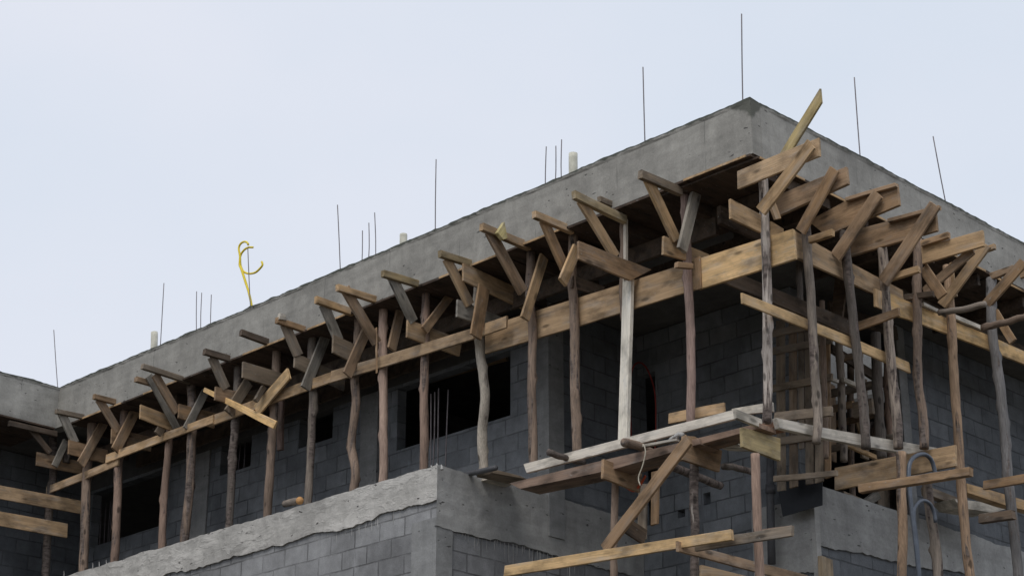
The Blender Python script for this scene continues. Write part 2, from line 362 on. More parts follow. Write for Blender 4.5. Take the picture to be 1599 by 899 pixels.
def tube(name, pts, r, mat, parent=None, tint=None, step=0.06, sides=8, rough=0.0, taper=1.0, knots=0, wob=0.0, lat=False):
    pts = [Vector(p) for p in pts]
    Z0 = (pts[-1] - pts[0]).normalized()
    if abs(Z0.z) > 0.95: Z0 = Vector((0, 0, 1 if Z0.z > 0 else -1))
    ref = Vector((1, 0, 0)) if abs(Z0.x) < 0.8 else Vector((0, 1, 0))
    X0 = (ref - Z0 * ref.dot(Z0)).normalized(); Y0 = Z0.cross(X0)
    Mi = Matrix((X0, Y0, Z0)); base = pts[0]
    lp = [Mi @ (p - base) for p in pts]; path = catmull(lp, step) if len(lp) > 1 else lp
    sd_ = random.random() * 99; kn = [(random.uniform(0.05, 0.95), random.uniform(0, 6.28)) for _ in range(knots)]
    bm = bmesh.new(); rings = []; n = len(path)
    u = None
    for i, p in enumerate(path):
        tng = (path[min(i + 1, n - 1)] - path[max(i - 1, 0)]).normalized()
        if u is None:
            u = Vector((1, 0, 0)) if abs(tng.x) < 0.9 else Vector((0, 1, 0))
        u = (u - tng * u.dot(tng)).normalized(); v = tng.cross(u)
        s = i / (n - 1); rr = r * (1 + (taper - 1) * s)
        q = p.copy()
        if wob:
            q += Vector((noise.noise(Vector((s * 5, sd_, 1))), noise.noise(Vector((s * 5, sd_, 5))), 0)) * wob
        ring = []
        for k in range(sides):
            a = 2 * math.pi * k / sides; f = 1.0
            if rough: f += rough * (noise.noise(Vector((math.cos(a) * 1.3, math.sin(a) * 1.3, s * n * step * 7 + sd_))) * 0.9 + noise.noise(Vector((math.cos(a) * .5, sd_, s * n * step * 1.9))) * 0.6)
            for (ks, ka) in kn:
                dl = (s - ks) * n * step / 0.05; da = (a - ka + math.pi) % (2 * math.pi) - math.pi
                f += 0.42 * math.exp(-dl * dl * 1.6 - (da / 0.45) ** 2)
            ring.append(bm.verts.new(q + (u * math.cos(a) + v * math.sin(a)) * rr * f))
        rings.append(ring)
    for r0, r1 in zip(rings, rings[1:]):
        for k in range(sides): bm.faces.new((r0[k], r0[(k + 1) % sides], r1[(k + 1) % sides], r1[k]))
    c0 = bm.faces.new(rings[0][::-1]); c1 = bm.faces.new(rings[-1])
    bmesh.ops.recalc_face_normals(bm, faces=bm.faces)
    mw = Matrix.Translation(base) @ Mi.transposed().to_4x4()
    o = link(name, bm, mat, parent, mw, tint, smooth=True)
    return o
def mpp(p):                                    # metres per picture pixel at p
    return (p - CAM).dot(FW) / F_PX
def log(name, ax, val, path, rpx, tint, parent=None, bark=0.5, rough=0.13, taper=0.95, knots=None, sides=12, extend=0.0, stand=False):
    if isinstance(val, tuple): pts = [P(x, y, ax, val[0] + (val[1] - val[0]) * (y - path[0][1]) / (path[-1][1] - path[0][1])) for x, y in path]
    else: pts = [P(x, y, ax, val) for x, y in path]
    if extend: pts.append(pts[-1] + (pts[-1] - pts[-2]).normalized() * extend)
    zend = 0.0 if path[-1][1] > 899 else (ZF if stand else None)
    if zend is not None:
        q0 = pts[-1].copy(); nn = max(1, int((q0.z - zend) / 0.45))
        for k_ in range(1, nn + 1): pts.append(Vector((q0.x, q0.y, q0.z + (zend - q0.z) * k_ / nn)))
    ln = sum((b - a).length for a, b in zip(pts, pts[1:]))
    if knots is None: knots = int(ln * 2.2) + 1
    if len(pts) == 2: pts.insert(1, (pts[0] + pts[1]) / 2)
    k = random.uniform(0.9, 1.1)
    return tube(name, pts, 0.89 * rpx * mpp(pts[0]), M['log'], parent, tuple(min(1, c * k) for c in tint[:3]) + (bark,), 0.05, sides, rough, taper, knots, 0.013)

# wood tones
G_ = (0.25, 0.195, 0.14); B_ = (0.345, 0.225, 0.13); T_ = (0.49, 0.325, 0.175); Y_ = (0.72, 0.475, 0.225); D_ = (0.14, 0.10, 0.07)
W_ = (0.60, 0.54, 0.45); MO = (0.38, 0.285, 0.15); RB = (0.25, 0.165, 0.115); GG = (0.30, 0.27, 0.225)
LB = (0.28, 0.205, 0.155); LR = (0.31, 0.215, 0.165); LG = (0.27, 0.225, 0.185); LP = (0.60, 0.53, 0.44); LO = (0.36, 0.245, 0.16); LD = (0.17, 0.145, 0.125)

def vary(tint, lo=0.84, hi=1.18):
    """no two scrap boards are the same brown"""
    k = random.uniform(lo, hi); g_ = random.uniform(-0.05, 0.16); m_ = sum(tint[:3]) / 3
    return tuple(min(1, (c * (1 - g_) + m_ * g_) * k) for c in tint[:3])
# ================================================================== the ground
bm = bmesh.new(); bmesh.ops.create_grid(bm, x_segments=8, y_segments=8, size=600)
g = link('ground', bm, M['ground']); g['kind'] = 'structure'

# ================================================================== the building
BLD = root('unfinished_building', (0, 0, 0), 'unfinished grey concrete block building with overhanging roof slab still on timber props', 'building')
ZS = 9.88                                     # underside of the roof slab
YIN, XR = 12.74, 3.1                          # inner corner of the eaves; back wall of the corner terrace
YR, XU, YB, XB = 1.75, 1.5, 4.26, -0.30
ZF = 7.12
def fascia(name, ax, a, u0, u1, mat, inward, thick=0.16):
    """edge beam with a rough top lip"""
    bm = bmesh.new(); n = int(abs(u1 - u0) / 0.055); zs = [ZS, ZS + 0.01, ZS + .12, ZS + .25, ZS + .38, ZS + .5, ZT - 0.05, ZT - 0.025, ZT]
    mk = (lambda A, U, Z: (A, U, Z)) if ax == 'X' else (lambda A, U, Z: (U, A, Z))
    grid = []
    for i in range(n + 1):
        u = u0 + (u1 - u0) * i / n; end = min(i, n - i) / 4.0; e = min(1, end); row = []
        lip = 0.010 + 0.012 * noise.noise(Vector((u * 6, 3.3, a)))
        for j, z in enumerate(zs):
            d = 0.004 * noise.noise(Vector((u * 2.2, z * 2.5, a + 5))) * e + 0.003 * noise.noise(Vector((u * 0.5, z, 9))) * e
            if j == 0: d = 0
            if j >= 7: d -= lip * e * inward * 1.0
            zz = z + (0.013 * noise.noise(Vector((u * 4.5, 1.7, a))) + 0.010 * noise.noise(Vector((u * 17, 2.7, a))) if j >= 7 else 0)
            if j == 8: zz += 0.006
            row.append(bm.verts.new(mk(a + d, u, zz)))
        row.append(bm.verts.new(mk(a + inward * thick, u, ZT + 0.004 * noise.noise(Vector((u * 5, 0, 0))))))
        row.append(bm.verts.new(mk(a + inward * thick, u, ZS)))
        grid.append(row)
    m_ = len(grid[0])
    for i in range(n):
        for j in range(m_):
            k = (j + 1) % m_; bm.faces.new((grid[i][j], grid[i + 1][j], grid[i + 1][k], grid[i][k]))
    bm.faces.new(grid[0]); bm.faces.new(grid[-1][::-1])
    bmesh.ops.recalc_face_normals(bm, faces=bm.faces)
    return link(name, bm, mat, BLD)
fascia('roof_edge_beam', 'X', 0.0, 0.0, YIN, M['fascX'], 1)
fascia('roof_edge_beam', 'Y', 0.0, 0.162, 13.0, M['fascY'], 1)
fascia('roof_edge_beam', 'Y', YIN, -9.0, 0.158, M['fascY'], 1)
HX0, HX1, HY0, HY1 = 4.9, 7.5, 2.5, 4.3       # stair opening in the roof
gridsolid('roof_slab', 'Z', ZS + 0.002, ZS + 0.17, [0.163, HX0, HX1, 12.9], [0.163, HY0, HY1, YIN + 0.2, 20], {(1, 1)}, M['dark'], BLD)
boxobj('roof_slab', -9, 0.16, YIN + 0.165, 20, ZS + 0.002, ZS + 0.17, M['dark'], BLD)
# stair well upstand round the opening
gridsolid('stairwell_upstand', 'Z', ZS + 0.171, ZT + 0.55, [HX0 - .15, HX0, HX1, HX1 + .15], [HY0 - .15, HY0, HY1, HY1 + .15], {(1, 1)}, M['conc'], BLD)
# downstand beams under the slab
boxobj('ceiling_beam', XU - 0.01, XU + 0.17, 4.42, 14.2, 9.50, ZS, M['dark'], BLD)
# upper wall, long side -------------------------------------------------
def yW(px, py, X=XU): return P(px, py, 'X', X).y
sill1 = P(797, 648, 'X', XU); sill2 = P(519, 683, 'X', XU); sill3 = P(391, 727, 'X', XU); sill4 = P(251, 820, 'X', XU)
w1 = (yW(797, 648), yW(619, 705)); w2 = (yW(519, 683), yW(466, 700)); w3 = (yW(391, 727), yW(343, 740)); w4 = (yW(251, 820), yW(139, 852))
zt1 = 9.45; zt2 = P(519, 628, 'X', XU).z; zt3 = P(391, 664, 'X', XU).z
zs = sorted([ZF, sill4.z, sill1.z, sill2.z, sill3.z, zt1, zt2, zt3, 9.50])
us = [4.42, w1[0], w1[1], w2[0], w2[1], w3[0], w3[1], w4[0], w4[1], 14.2]
holes = set()
for k, (sz, tz) in enumerate(((sill1.z, zt1), (sill2.z, zt2), (sill3.z, zt3), (sill4.z, zt1))):
    for j in range(len(zs) - 1):
        if zs[j] >= sz - 1e-6 and zs[j + 1] <= tz + 1e-6: holes.add((1 + 2 * k, j))
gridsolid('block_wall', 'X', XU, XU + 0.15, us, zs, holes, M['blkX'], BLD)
def column(px0, px1, py, d=0.03):
    y1, y0 = yW(px0, py, XU - d), yW(px1, py, XU - d)
    return boxobj('concrete_column', XU - d, XU - 0.003, y0, y1, ZF, 9.49, M['conc'], BLD)
column(564, 590, 640, 0.05); column(300, 328, 700, 0.03)
boxobj('concrete_column', XU - 0.06, XU + 0.20, YB - 0.02, 4.418, 7.0, 9.87, M['conc'], BLD)
boxobj('concrete_column', XU - 0.06, XU - 0.003, 4.419, yW(838, 600, XU - .06), 7.0, 9.49, M['conc'], BLD)
# terrace side wall and back wall with door
boxobj('block_wall', XU + 0.201, XR + 0.15, YB + 0.03, YB + 0.18, ZF, 9.87, M['blkY'], BLD)
dy0, dy1 = P(1026, 690, 'X', XR).y, P(985, 700, 'X', XR).y
# short side upper wall with a wide opening near the corner
xo = P(1404, 620, 'Y', YR).x
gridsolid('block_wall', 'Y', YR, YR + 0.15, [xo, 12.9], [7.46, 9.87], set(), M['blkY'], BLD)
boxobj('concrete_column', xo - 0.004, xo + 0.17, YR - 0.03, YR - 0.003, 7.3, 9.86, M['conc'], BLD)
# wing wall (left)
boxobj('block_wall', -9, XU - 0.002, 14.21, 14.36, 0, 9.87, M['blkY'], BLD)
# inner partitions and far walls that close the building
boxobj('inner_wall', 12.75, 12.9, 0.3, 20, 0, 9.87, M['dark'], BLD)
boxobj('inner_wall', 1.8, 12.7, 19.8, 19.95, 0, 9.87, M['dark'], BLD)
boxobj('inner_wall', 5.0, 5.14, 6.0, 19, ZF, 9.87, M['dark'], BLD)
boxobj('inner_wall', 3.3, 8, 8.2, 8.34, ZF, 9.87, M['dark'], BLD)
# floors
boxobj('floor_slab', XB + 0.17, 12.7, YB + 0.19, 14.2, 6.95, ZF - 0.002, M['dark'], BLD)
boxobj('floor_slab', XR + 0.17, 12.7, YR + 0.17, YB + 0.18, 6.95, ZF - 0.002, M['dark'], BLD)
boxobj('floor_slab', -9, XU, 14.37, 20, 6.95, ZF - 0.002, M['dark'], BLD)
# lower storeys
boxobj('block_wall', XB + 0.03, XB + 0.17, YB + 0.03, 14.2, 0, 7.44, M['blkL'], BLD)
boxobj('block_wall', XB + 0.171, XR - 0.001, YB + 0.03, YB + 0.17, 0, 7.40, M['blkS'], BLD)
_a, _b = P(1110, 786, 'X', XR), P(1098, 770, 'X', XR); _c, _d2 = P(1070, 806, 'X', XR), P(1058, 796, 'X', XR)
_us = sorted([YR + 0.151, _a.y, _b.y, _c.y, _d2.y, dy0, dy1, YB + 0.029]); _vs = sorted([0, _c.z, _d2.z, _a.z, _b.z, 9.35, 9.87])
_h = {(i_, k_) for i_ in range(len(_us) - 1) for k_ in range(len(_vs) - 1) for (u0, u1, v0, v1) in ((_a.y, _b.y, _a.z, _b.z), (_c.y, _d2.y, _c.z, _d2.z), (dy0, dy1, _c.z, 9.35))
      if u0 - 1e-6 <= _us[i_] and _us[i_ + 1] <= u1 + 1e-6 and v0 - 1e-6 <= _vs[k_] and _vs[k_ + 1] <= v1 + 1e-6}
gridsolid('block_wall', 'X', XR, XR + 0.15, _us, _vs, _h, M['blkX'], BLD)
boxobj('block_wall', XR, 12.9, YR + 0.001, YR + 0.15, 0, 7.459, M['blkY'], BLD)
# rough corner column strips on the balcony storey
yc = P(643, 840, 'X', XB + 0.015).y; xc = P(706, 870, 'Y', YB + 0.015).x
boxobj('corner_column', XB + 0.012, XB + 0.2, YB + 0.012, yc, 0, 6.9, M['conc'], BLD)
boxobj('corner_column', XB + 0.2, xc, YB + 0.012, YB + 0.1, 0, 6.85, M['conc'], BLD)
def band(name, ax, a, u0, u1, ztop, zbot, mat, back, e0=1, amp=0.05, rough=0.010, thick=0.03, zfun=None):
    """render coat with a ragged lower edge and an uneven crest"""
    bm = bmesh.new(); n = int(abs(u1 - u0) / 0.035); nr = 14
    mk = (lambda A, U, Z: (A, U, Z)) if ax == 'X' else (lambda A, U, Z: (U, A, Z))
    grid = []
    for i in range(n + 1):
        u = u0 + (u1 - u0) * i / n; e = min(1, min(i, n - i) / 3.0)
        zb = (zfun(u) if zfun else zbot) + amp * (noise.noise(Vector((u * 1.1, a, 2))) * 1.6 + noise.noise(Vector((u * 4, a, 5))) * 0.8 + noise.noise(Vector((u * 13, a, 8))) * 0.5 + abs(noise.noise(Vector((u * 6, a, 18)))) * 0.6)
        zt = ztop + (0.022 * noise.noise(Vector((u * 2.1, a, 1))) + 0.012 * noise.noise(Vector((u * 9, a, 4)))) * e
        row = []
        for j in range(nr + 1):
            z = zb + (zt - zb) * j / nr
            d = rough * (noise.noise(Vector((u * 3, z * 5, a))) + 0.7 * noise.noise(Vector((u * 9, z * 12, a + 3))) + 0.8 * abs(noise.noise(Vector((u * 1.3, z * 9, a + 6))))) * e
            row.append(bm.verts.new(mk(a + d, u, z)))
        row.append(bm.verts.new(mk(a + back, u, zt - 0.004)))
        row.insert(0, bm.verts.new(mk(a + thick + 0.012, u, zb + 0.004)))
        grid.append(row)
    for i in range(n):
        for j in range(len(grid[0]) - 1): bm.faces.new((grid[i][j], grid[i + 1][j], grid[i + 1][j + 1], grid[i][j + 1]))
    bmesh.ops.recalc_face_normals(bm, faces=bm.faces)
    return link(name, bm, mat, BLD)
zb1 = P(560, 815, 'X', XB).z
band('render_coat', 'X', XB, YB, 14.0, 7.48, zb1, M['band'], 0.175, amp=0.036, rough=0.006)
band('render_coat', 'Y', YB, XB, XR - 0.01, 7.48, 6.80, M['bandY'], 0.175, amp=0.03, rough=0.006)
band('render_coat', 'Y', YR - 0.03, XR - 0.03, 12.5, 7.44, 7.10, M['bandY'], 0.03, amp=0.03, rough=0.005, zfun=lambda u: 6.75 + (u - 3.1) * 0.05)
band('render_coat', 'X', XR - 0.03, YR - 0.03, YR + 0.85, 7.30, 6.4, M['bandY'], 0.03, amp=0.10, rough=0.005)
# pale mortar runs down the blocks under the side render
for i in range(34):
    x = XB + 0.15 + i * 0.062 + random.uniform(-.02, .02); z0 = 6.82; ln = random.uniform(0.06, 0.30)
    if x > xc: tube('mortar_run', [(x, YB + 0.028, z0), (x + random.uniform(-.01, .01), YB + 0.028, z0 - ln * .5), (x, YB + 0.03, z0 - ln)], random.uniform(.004, .010), M['mortar'], BLD, sides=6, rough=0.3, taper=0.3, step=0.05)
for i in range(22):
    y = 4.8 + random.uniform(0, 1.2) + i * 0.02; z0 = zb1 + 0.06; ln = random.uniform(0.06, 0.26)
    tube('mortar_run', [(XB + 0.03, y, z0), (XB + 0.03, y, z0 - ln * .5), (XB + 0.032, y, z0 - ln)], random.uniform(.004, .009), M['mortar'], BLD, sides=6, rough=0.3, taper=0.3, step=0.05)
# lumps of mortar at the balcony edge
for k, (px, py) in enumerate(((683, 727), (674, 730), (690, 729), (145, 884), (155, 882), (166, 879), (100, 896))):
    p = P(px, py, 'X', XB + 0.02); h = 0.05 if k > 2 else 0.03
    tube('mortar_lump', [p - Vector((0, 0, .03)), p, p + Vector((0, 0.01, h))], 0.022 if k < 3 else 0.009, M['mortar'], BLD, sides=8, rough=0.6, taper=0.25, step=0.01)

# starter bars cast into slab and balcony
def bar(a, b, ax='X', val=0.35, r=0.0068, up=False):
    p, q = P(a[0], a[1], ax, val), P(b[0], b[1], ax, val)
    q = q + (q - p).normalized() * 0.25
    m_ = (p + q) / 2 + Vector((random.uniform(-.01, .01), random.uniform(-.01, .01), 0))
    return tube('starter_bar', [q, m_, p], r, M['rebar'], BLD, sides=6, step=0.2)
for a, b, v in (((84, 515), (90, 602), .3), ((256, 442), (251, 530), .35), ((307, 455), (307, 508), 1.5), ((315, 457), (314, 505), 1.62), ((330, 460), (329, 500), 1.56),
                ((527, 320), (531, 417), .35), ((566, 360), (565, 402), 1.5), ((576, 348), (575, 397), 1.62), ((585, 332), (586, 392), 1.56), ((681, 249), (680, 355), .35),
                ((853, 229), (852, 282), 1.5), ((868, 228), (867, 275), 1.62), ((877, 218), (877, 268), 1.56), ((1004, 105), (1007, 215), .35), ((1158, 22), (1160, 157), .3),
                ((387, 388), (391, 474), .35)): bar(a, b, 'X', v)
for a, b in (((1334, 121), (1343, 242)), ((1457, 213), (1477, 317))): bar(a, b, 'Y', .35)
for a, b in (((673, 615), (672, 720)), ((679, 612), (676, 716)), ((685, 606), (684, 714)), ((700, 608), (696, 716))): bar(a, b, 'X', 0.9, 0.009)
for a, b in (((153, 785), (148, 848)), ((158, 787), (155, 846)), ((166, 784), (163, 843)), ((173, 780), (169, 842)), ((176, 777), (172, 832))): bar(a, b, 'X', 1.62, 0.008)
for a, b in (((376, 690), (372, 735)), ((383, 690), (380, 730))): bar(a, b, 'X', 1.62, 0.008)
# pvc stubs in the roof
for (px, y0, y1, w, v) in ((241, 519, 545, 11, .6), (630, 366, 385, 12, .6), (895, 240, 275, 14, .7)):
    p, q = P(px, y0, 'X', v), P(px, y1, 'X', v)
    tube('roof_pipe_stub', [q - Vector((0, 0, .2)), (p + q) / 2, p], w / 2 * mpp(p), M['pvc'], BLD, sides=16, step=0.3)

boxobj('corner_bead', XR - 0.036, XR + 0.05, YR - 0.036, YR + 0.02, 5.0, 7.35, M['mortar'], BLD)
# formwork sheets under the roof edge -----------------------------------
SH = (0.085, 0.058, 0.042)  # soffit shade is put into this dark sheet tint
GF = 'formwork boards under the roof edge'
ys = [0.02, 1.15, 2.55, 3.6, 4.9, 6.2, 7.3, 8.6, 9.7, 11.0, 12.35]
where = ['at the near roof corner', 'above the corner terrace', 'where the wide ledger ends', 'over the balcony corner', 'above the widest window', 'over the peeled pole',
         'above the second window', 'over the crossed loose boards', 'above the narrow window', 'over the large dark opening']
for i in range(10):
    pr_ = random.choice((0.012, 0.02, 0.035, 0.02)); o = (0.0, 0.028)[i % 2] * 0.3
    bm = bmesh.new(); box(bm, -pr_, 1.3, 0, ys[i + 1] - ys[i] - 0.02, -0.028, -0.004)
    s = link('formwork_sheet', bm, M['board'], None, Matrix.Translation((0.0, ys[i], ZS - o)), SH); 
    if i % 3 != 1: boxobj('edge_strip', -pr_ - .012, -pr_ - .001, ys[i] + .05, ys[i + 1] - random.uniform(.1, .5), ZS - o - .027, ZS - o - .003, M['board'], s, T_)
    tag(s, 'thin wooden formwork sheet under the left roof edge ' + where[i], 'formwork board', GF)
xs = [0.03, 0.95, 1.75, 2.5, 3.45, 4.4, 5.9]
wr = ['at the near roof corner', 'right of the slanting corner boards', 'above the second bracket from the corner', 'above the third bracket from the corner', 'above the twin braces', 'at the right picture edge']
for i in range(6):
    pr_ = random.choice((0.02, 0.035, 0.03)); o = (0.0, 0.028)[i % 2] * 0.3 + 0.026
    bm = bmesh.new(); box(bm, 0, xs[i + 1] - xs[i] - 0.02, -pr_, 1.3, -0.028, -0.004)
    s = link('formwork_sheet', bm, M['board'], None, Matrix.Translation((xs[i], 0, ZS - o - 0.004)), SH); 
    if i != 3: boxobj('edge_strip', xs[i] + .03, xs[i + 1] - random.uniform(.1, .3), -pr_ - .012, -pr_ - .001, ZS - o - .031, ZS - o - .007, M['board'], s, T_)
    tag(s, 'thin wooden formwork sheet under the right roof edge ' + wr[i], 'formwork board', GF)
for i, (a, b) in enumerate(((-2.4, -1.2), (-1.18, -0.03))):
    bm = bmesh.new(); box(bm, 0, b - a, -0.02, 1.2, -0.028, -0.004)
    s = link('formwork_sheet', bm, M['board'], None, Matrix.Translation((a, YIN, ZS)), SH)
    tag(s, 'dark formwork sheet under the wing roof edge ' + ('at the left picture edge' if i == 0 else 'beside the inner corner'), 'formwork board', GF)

# ================================================================== props of the long side
GL = 'timber props under the left roof edge'
XP = 0.2
def prop(label, ax, row, pole, rpx, tint, bark, items, rough=0.13, group=GL, kplane=None, foot=None):
    pts = list(pole)
    p0 = P(pts[0][0], pts[0][1], ax, row); pz = P(pts[-1][0], pts[-1][1], ax, row)
    r = root('timber_prop', (pz.x, pz.y, pz.z), label, 'timber prop', group)
    log('pole', ax, row if foot is None else (row, foot), pts, rpx, tint, r, bark, rough, stand=(ax == 'X' and pz.y > 4.0 and pts[-1][1] < 899 and len(pts) > 2))
    oax = 'Y' if ax == 'X' else 'X'
    if ax == 'X' and kplane is None: boxobj('joist', 0.26, 1.32, p0.y - .01, p0.y + .04, 9.70, 9.838, M['board'], r, (0.10, 0.07, 0.05))  # inner joist added for occlusion, eave shade put into its tint
    if ax == 'Y' and kplane is None: boxobj('joist', p0.x - .01, p0.x + .04, 0.05, 1.30, 9.68, 9.812, M['board'], r, (0.10, 0.07, 0.05))  # short side joist, likewise added to shade the soffit and tinted dark
    k = (p0.y if ax == 'X' else p0.x) if kplane is None else kplane
    for it in items:
        if isinstance(it[2], list):
            nm, _, b, off, th, tn = it; quad(nm, oax, k - off, b, th, tn, r)
        else:
            nm, a, b, w, off, th, tn = it[:7]; kw = it[7] if len(it) > 7 else {}
            plank(nm, oax, k - off, a, b, w, th, tn, r, **kw)
    return r
J, S, C = 'joist', 'brace', 'crosspiece'
# every prop of the long side, from the inner corner to the near corner
prop('dark prop below the wing eave, leftmost pole in the dark inner corner', 'Y', 13.0, [(82, 682), (83, 738), (78, 780), (74, 850), (71, 905)], 7, LD, .6, [], kplane=0)
prop('short prop left of the inner roof corner with tilted dark brace', 'X', 0.25, [(104, 690), (103, 722)], 7, LD, .5, [
    (S, (48, 668), (79, 706), 9, .06, .03, D_), (S, (104, 688), (86, 727), 10, .10, .035, GG), (C, 0, [(58, 705), (135, 722), (133, 741), (57, 726)], .02, .03, B_)])
prop('farthest prop with a full bracket, just right of the inner roof corner', 'X', XP, [(145, 650), (143, 690), (137, 730), (134, 800), (129, 905)], 8, LB, .45, [
    (J, (89, 641), (146, 653), 7, .10, .06, G_), (S, (97, 644), (118, 690), 12, .06, .035, GG), (C, 0, [(108, 686), (168, 702), (168, 724), (107, 708)], .09, .03, B_),
    (S, (164, 658), (127, 724), 14, .13, .035, B_)])
prop('prop with reddish patches in front of the large dark opening', 'X', XP, [(194, 633), (192, 680), (186, 720), (183, 790), (178, 885)], 7.5, LR, .4, [
    (J, (148, 618), (194, 630), 8, .10, .06, B_), (S, (155, 622), (186, 673), 12, .06, .03, B_), (C, 0, [(175, 668), (238, 682), (236, 704), (174, 692)], .05, .03, B_),
    (S, (215, 636), (181, 703), 15, .12, .04, B_)])
prop('slim reddish prop at the right edge of the large dark opening', 'X', XP, [(268, 640), (264, 690), (258, 760), (252, 860)], 6.5, LR, .35, [
    (J, (214, 591), (262, 605), 8, .10, .06, B_), (C, 0, [(220, 631), (272, 651), (270, 673), (219, 653)], .06, .03, T_),
    (S, (233, 586), (279, 672), 11, .14, .025, GG), (S, (256, 664), (247, 677), 12, .03, .04, G_)])
prop('thick brown prop with peeling bark left of the narrow window', 'X', XP, [(299, 596), (299, 660), (297, 740), (293, 790), (288, 850)], 8, LB, .55, [
    (J, (224, 571), (298, 595), 8, .10, .06, G_), (S, (243, 584), (277, 642), 12, .06, .035, B_), (C, 0, [(280, 630), (338, 645), (335, 668), (279, 652)], .09, .03, B_),
    (S, (322, 610), (292, 669), 12, .13, .03, GG)])
prop('dark knotty prop standing in front of the narrow window', 'X', XP, [(372, 560), (371, 602), (368, 660), (363, 720), (361, 760), (357, 825)], 7, LD, .5, [
    (J, (321, 548), (370, 562), 9, .10, .06, D_), (S, (332, 556), (354, 606), 13, .06, .035, G_), (C, 0, [(337, 603), (402, 618), (400, 640), (336, 624)], .05, .03, B_),
    (S, (389, 596), (358, 644), 16, .12, .04, G_)])
prop('straight brown prop just right of the crossed loose boards', 'X', XP, [(432, 542), (430, 582), (428, 640), (423, 720), (417, 812)], 7.5, LB, .35, [
    (J, (378, 518), (434, 538), 9, .10, .06, D_), (C, 0, [(380, 564), (440, 582), (436, 606), (379, 589)], .09, .03, G_), (S, (414, 603), (401, 625), 7, .03, .05, G_)])
prop('knobby grey prop in front of the second window', 'X', XP, [(489, 518), (487, 560), (489, 612), (487, 670), (484, 730), (480, 795)], 7.2, LG, .5, [
    (J, (434, 499), (489, 518), 9, .10, .06, B_), (S, (446, 505), (467, 554), 14, .06, .035, G_), (C, 0, [(461, 550), (540, 586), (538, 610), (460, 573)], .05, .03, G_),
    (S, (511, 521), (478, 606), 15, .13, .035, GG), (C, 0, [(438, 488), (446, 491), (448, 500), (436, 498)], .12, .05, W_)], rough=.2)
prop('crooked purple brown prop left of the bare concrete column', 'X', XP, [(560, 498), (557, 545), (554, 590), (556, 630), (549, 690), (555, 735), (552, 775)], 7.8, LB, .4, [
    (J, (496, 467), (553, 487), 10, .10, .06, T_), (S, (507, 475), (530, 530), 14, .06, .035, GG), (C, 0, [(521, 522), (556, 538), (552, 566), (520, 550)], .09, .03, G_),
    (S, (575, 513), (543, 585), 15, .12, .035, B_)], rough=.16)
prop('peeled prop with long pale reddish stripe beside the bare concrete column', 'X', XP, [(599, 470), (598, 556), (599, 640), (598, 765)], 7.8, (.46, .33, .26), .25, [
    (J, (529, 448), (600, 471), 10, .10, .06, T_), (S, (540, 450), (590, 535), 14, .06, .035, B_), (S, (628, 480), (613, 545), 13, .14, .035, B_)])
prop('brown prop at the left part of the widest window', 'X', XP, [(665, 449), (664, 505), (664, 551), (662, 620), (663, 680), (661, 742)], 7.5, LR, .45, [
    (J, (600, 426), (669, 447), 10, .10, .06, MO), (S, (612, 428), (647, 502), 14, .06, .035, GG), (C, 0, [(637, 498), (722, 530), (718, 556), (636, 526)], .05, .03, T_),
    (S, (704, 462), (664, 515), 13, .12, .035, B_)])
prop('pale crooked stripped prop in the middle of the widest window', 'X', 0.2, [(747, 446), (744, 485), (750, 540), (757, 610), (754, 680), (756, 748)], 8.6, LP, .22, [
    (J, (689, 395), (745, 413), 10, .10, .06, MO), (S, (699, 403), (735, 475), 13, .06, .035, T_), (C, 0, [(715, 467), (792, 498), (790, 520), (714, 494)], .03, .03, GG),
    (C, 0, [(724, 410), (822, 456), (817, 482), (724, 438)], .15, .03, T_), (S, (757, 448), (744, 525), 18, .20, .03, B_)], rough=.18, foot=0.6)
prop('grey brown prop at the right edge of the widest window', 'X', XP, [(829, 385), (827, 457), (832, 520), (831, 600), (833, 735)], 8, LB, .45, [
    (J, (755, 353), (829, 384), 11, .10, .06, T_), (S, (766, 360), (818, 455), 15, .06, .035, B_), (S, (851, 400), (821, 497), 14, .13, .035, T_),
    (C, 0, [(788, 346), (793, 372), (786, 374), (777, 363)], .16, .05, (.66, .55, .24))])
prop('brown knotty prop before the dark terrace wall, above the platform end', 'X', XP, [(895, 361), (893, 432), (897, 500), (898, 600), (901, 708)], 8.5, LB, .4, [
    (J, (837, 334), (896, 359), 10, .10, .06, T_), (S, (851, 344), (884, 419), 13, .06, .035, B_), (S, (903, 386), (880, 440), 15, .13, .035, T_),
    (C, 0, [(895, 430), (945, 447), (940, 462), (893, 449)], .02, .03, D_)])
prop('squared prop of pale whitish wood, the brightest upright of the terrace', 'X', XP, [(974, 340), (973, 437), (974, 500)], 6.5, LB, .35, [
    (J, (899, 303), (979, 342), 11, .10, .06, MO), (S, (908, 311), (963, 400), 13, .06, .035, T_),
    (C, 0, [(904, 376), (1018, 421), (985, 438), (904, 404)], .15, .03, B_), (J, (938, 310), (985, 330), 8, .02, .05, G_)], rough=.07)
prop('smooth reddish prop passing the ledger joint left of the corner', 'X', XP, [(1068, 298), (1071, 350), (1074, 420), (1078, 500), (1080, 580), (1078, 668)], 8, (.36, .255, .215), .12, [
    (J, (1003, 271), (1066, 298), 12, .10, .06, G_), (S, (1014, 280), (1058, 374), 13, .06, .035, T_), (S, (1089, 300), (1067, 390), 15, .14, .04, GG),
    (C, 0, [(1037, 368), (1108, 397), (1104, 414), (1036, 397)], .03, .03, T_), (C, 0, [(1059, 408), (1083, 411), (1083, 419), (1058, 417)], .16, .05, B_)], rough=.07)
cp = prop('grey corner prop with flaking bark carrying the crossed planks at the roof corner', 'X', XP, [(1191, 275), (1194, 330), (1197, 400), (1198, 480), (1198, 560), (1198, 660)], 8.3, (.56, .49, .43), .5, [], rough=.07)
XC = P(1193, 300, 'Y', 0.1).x
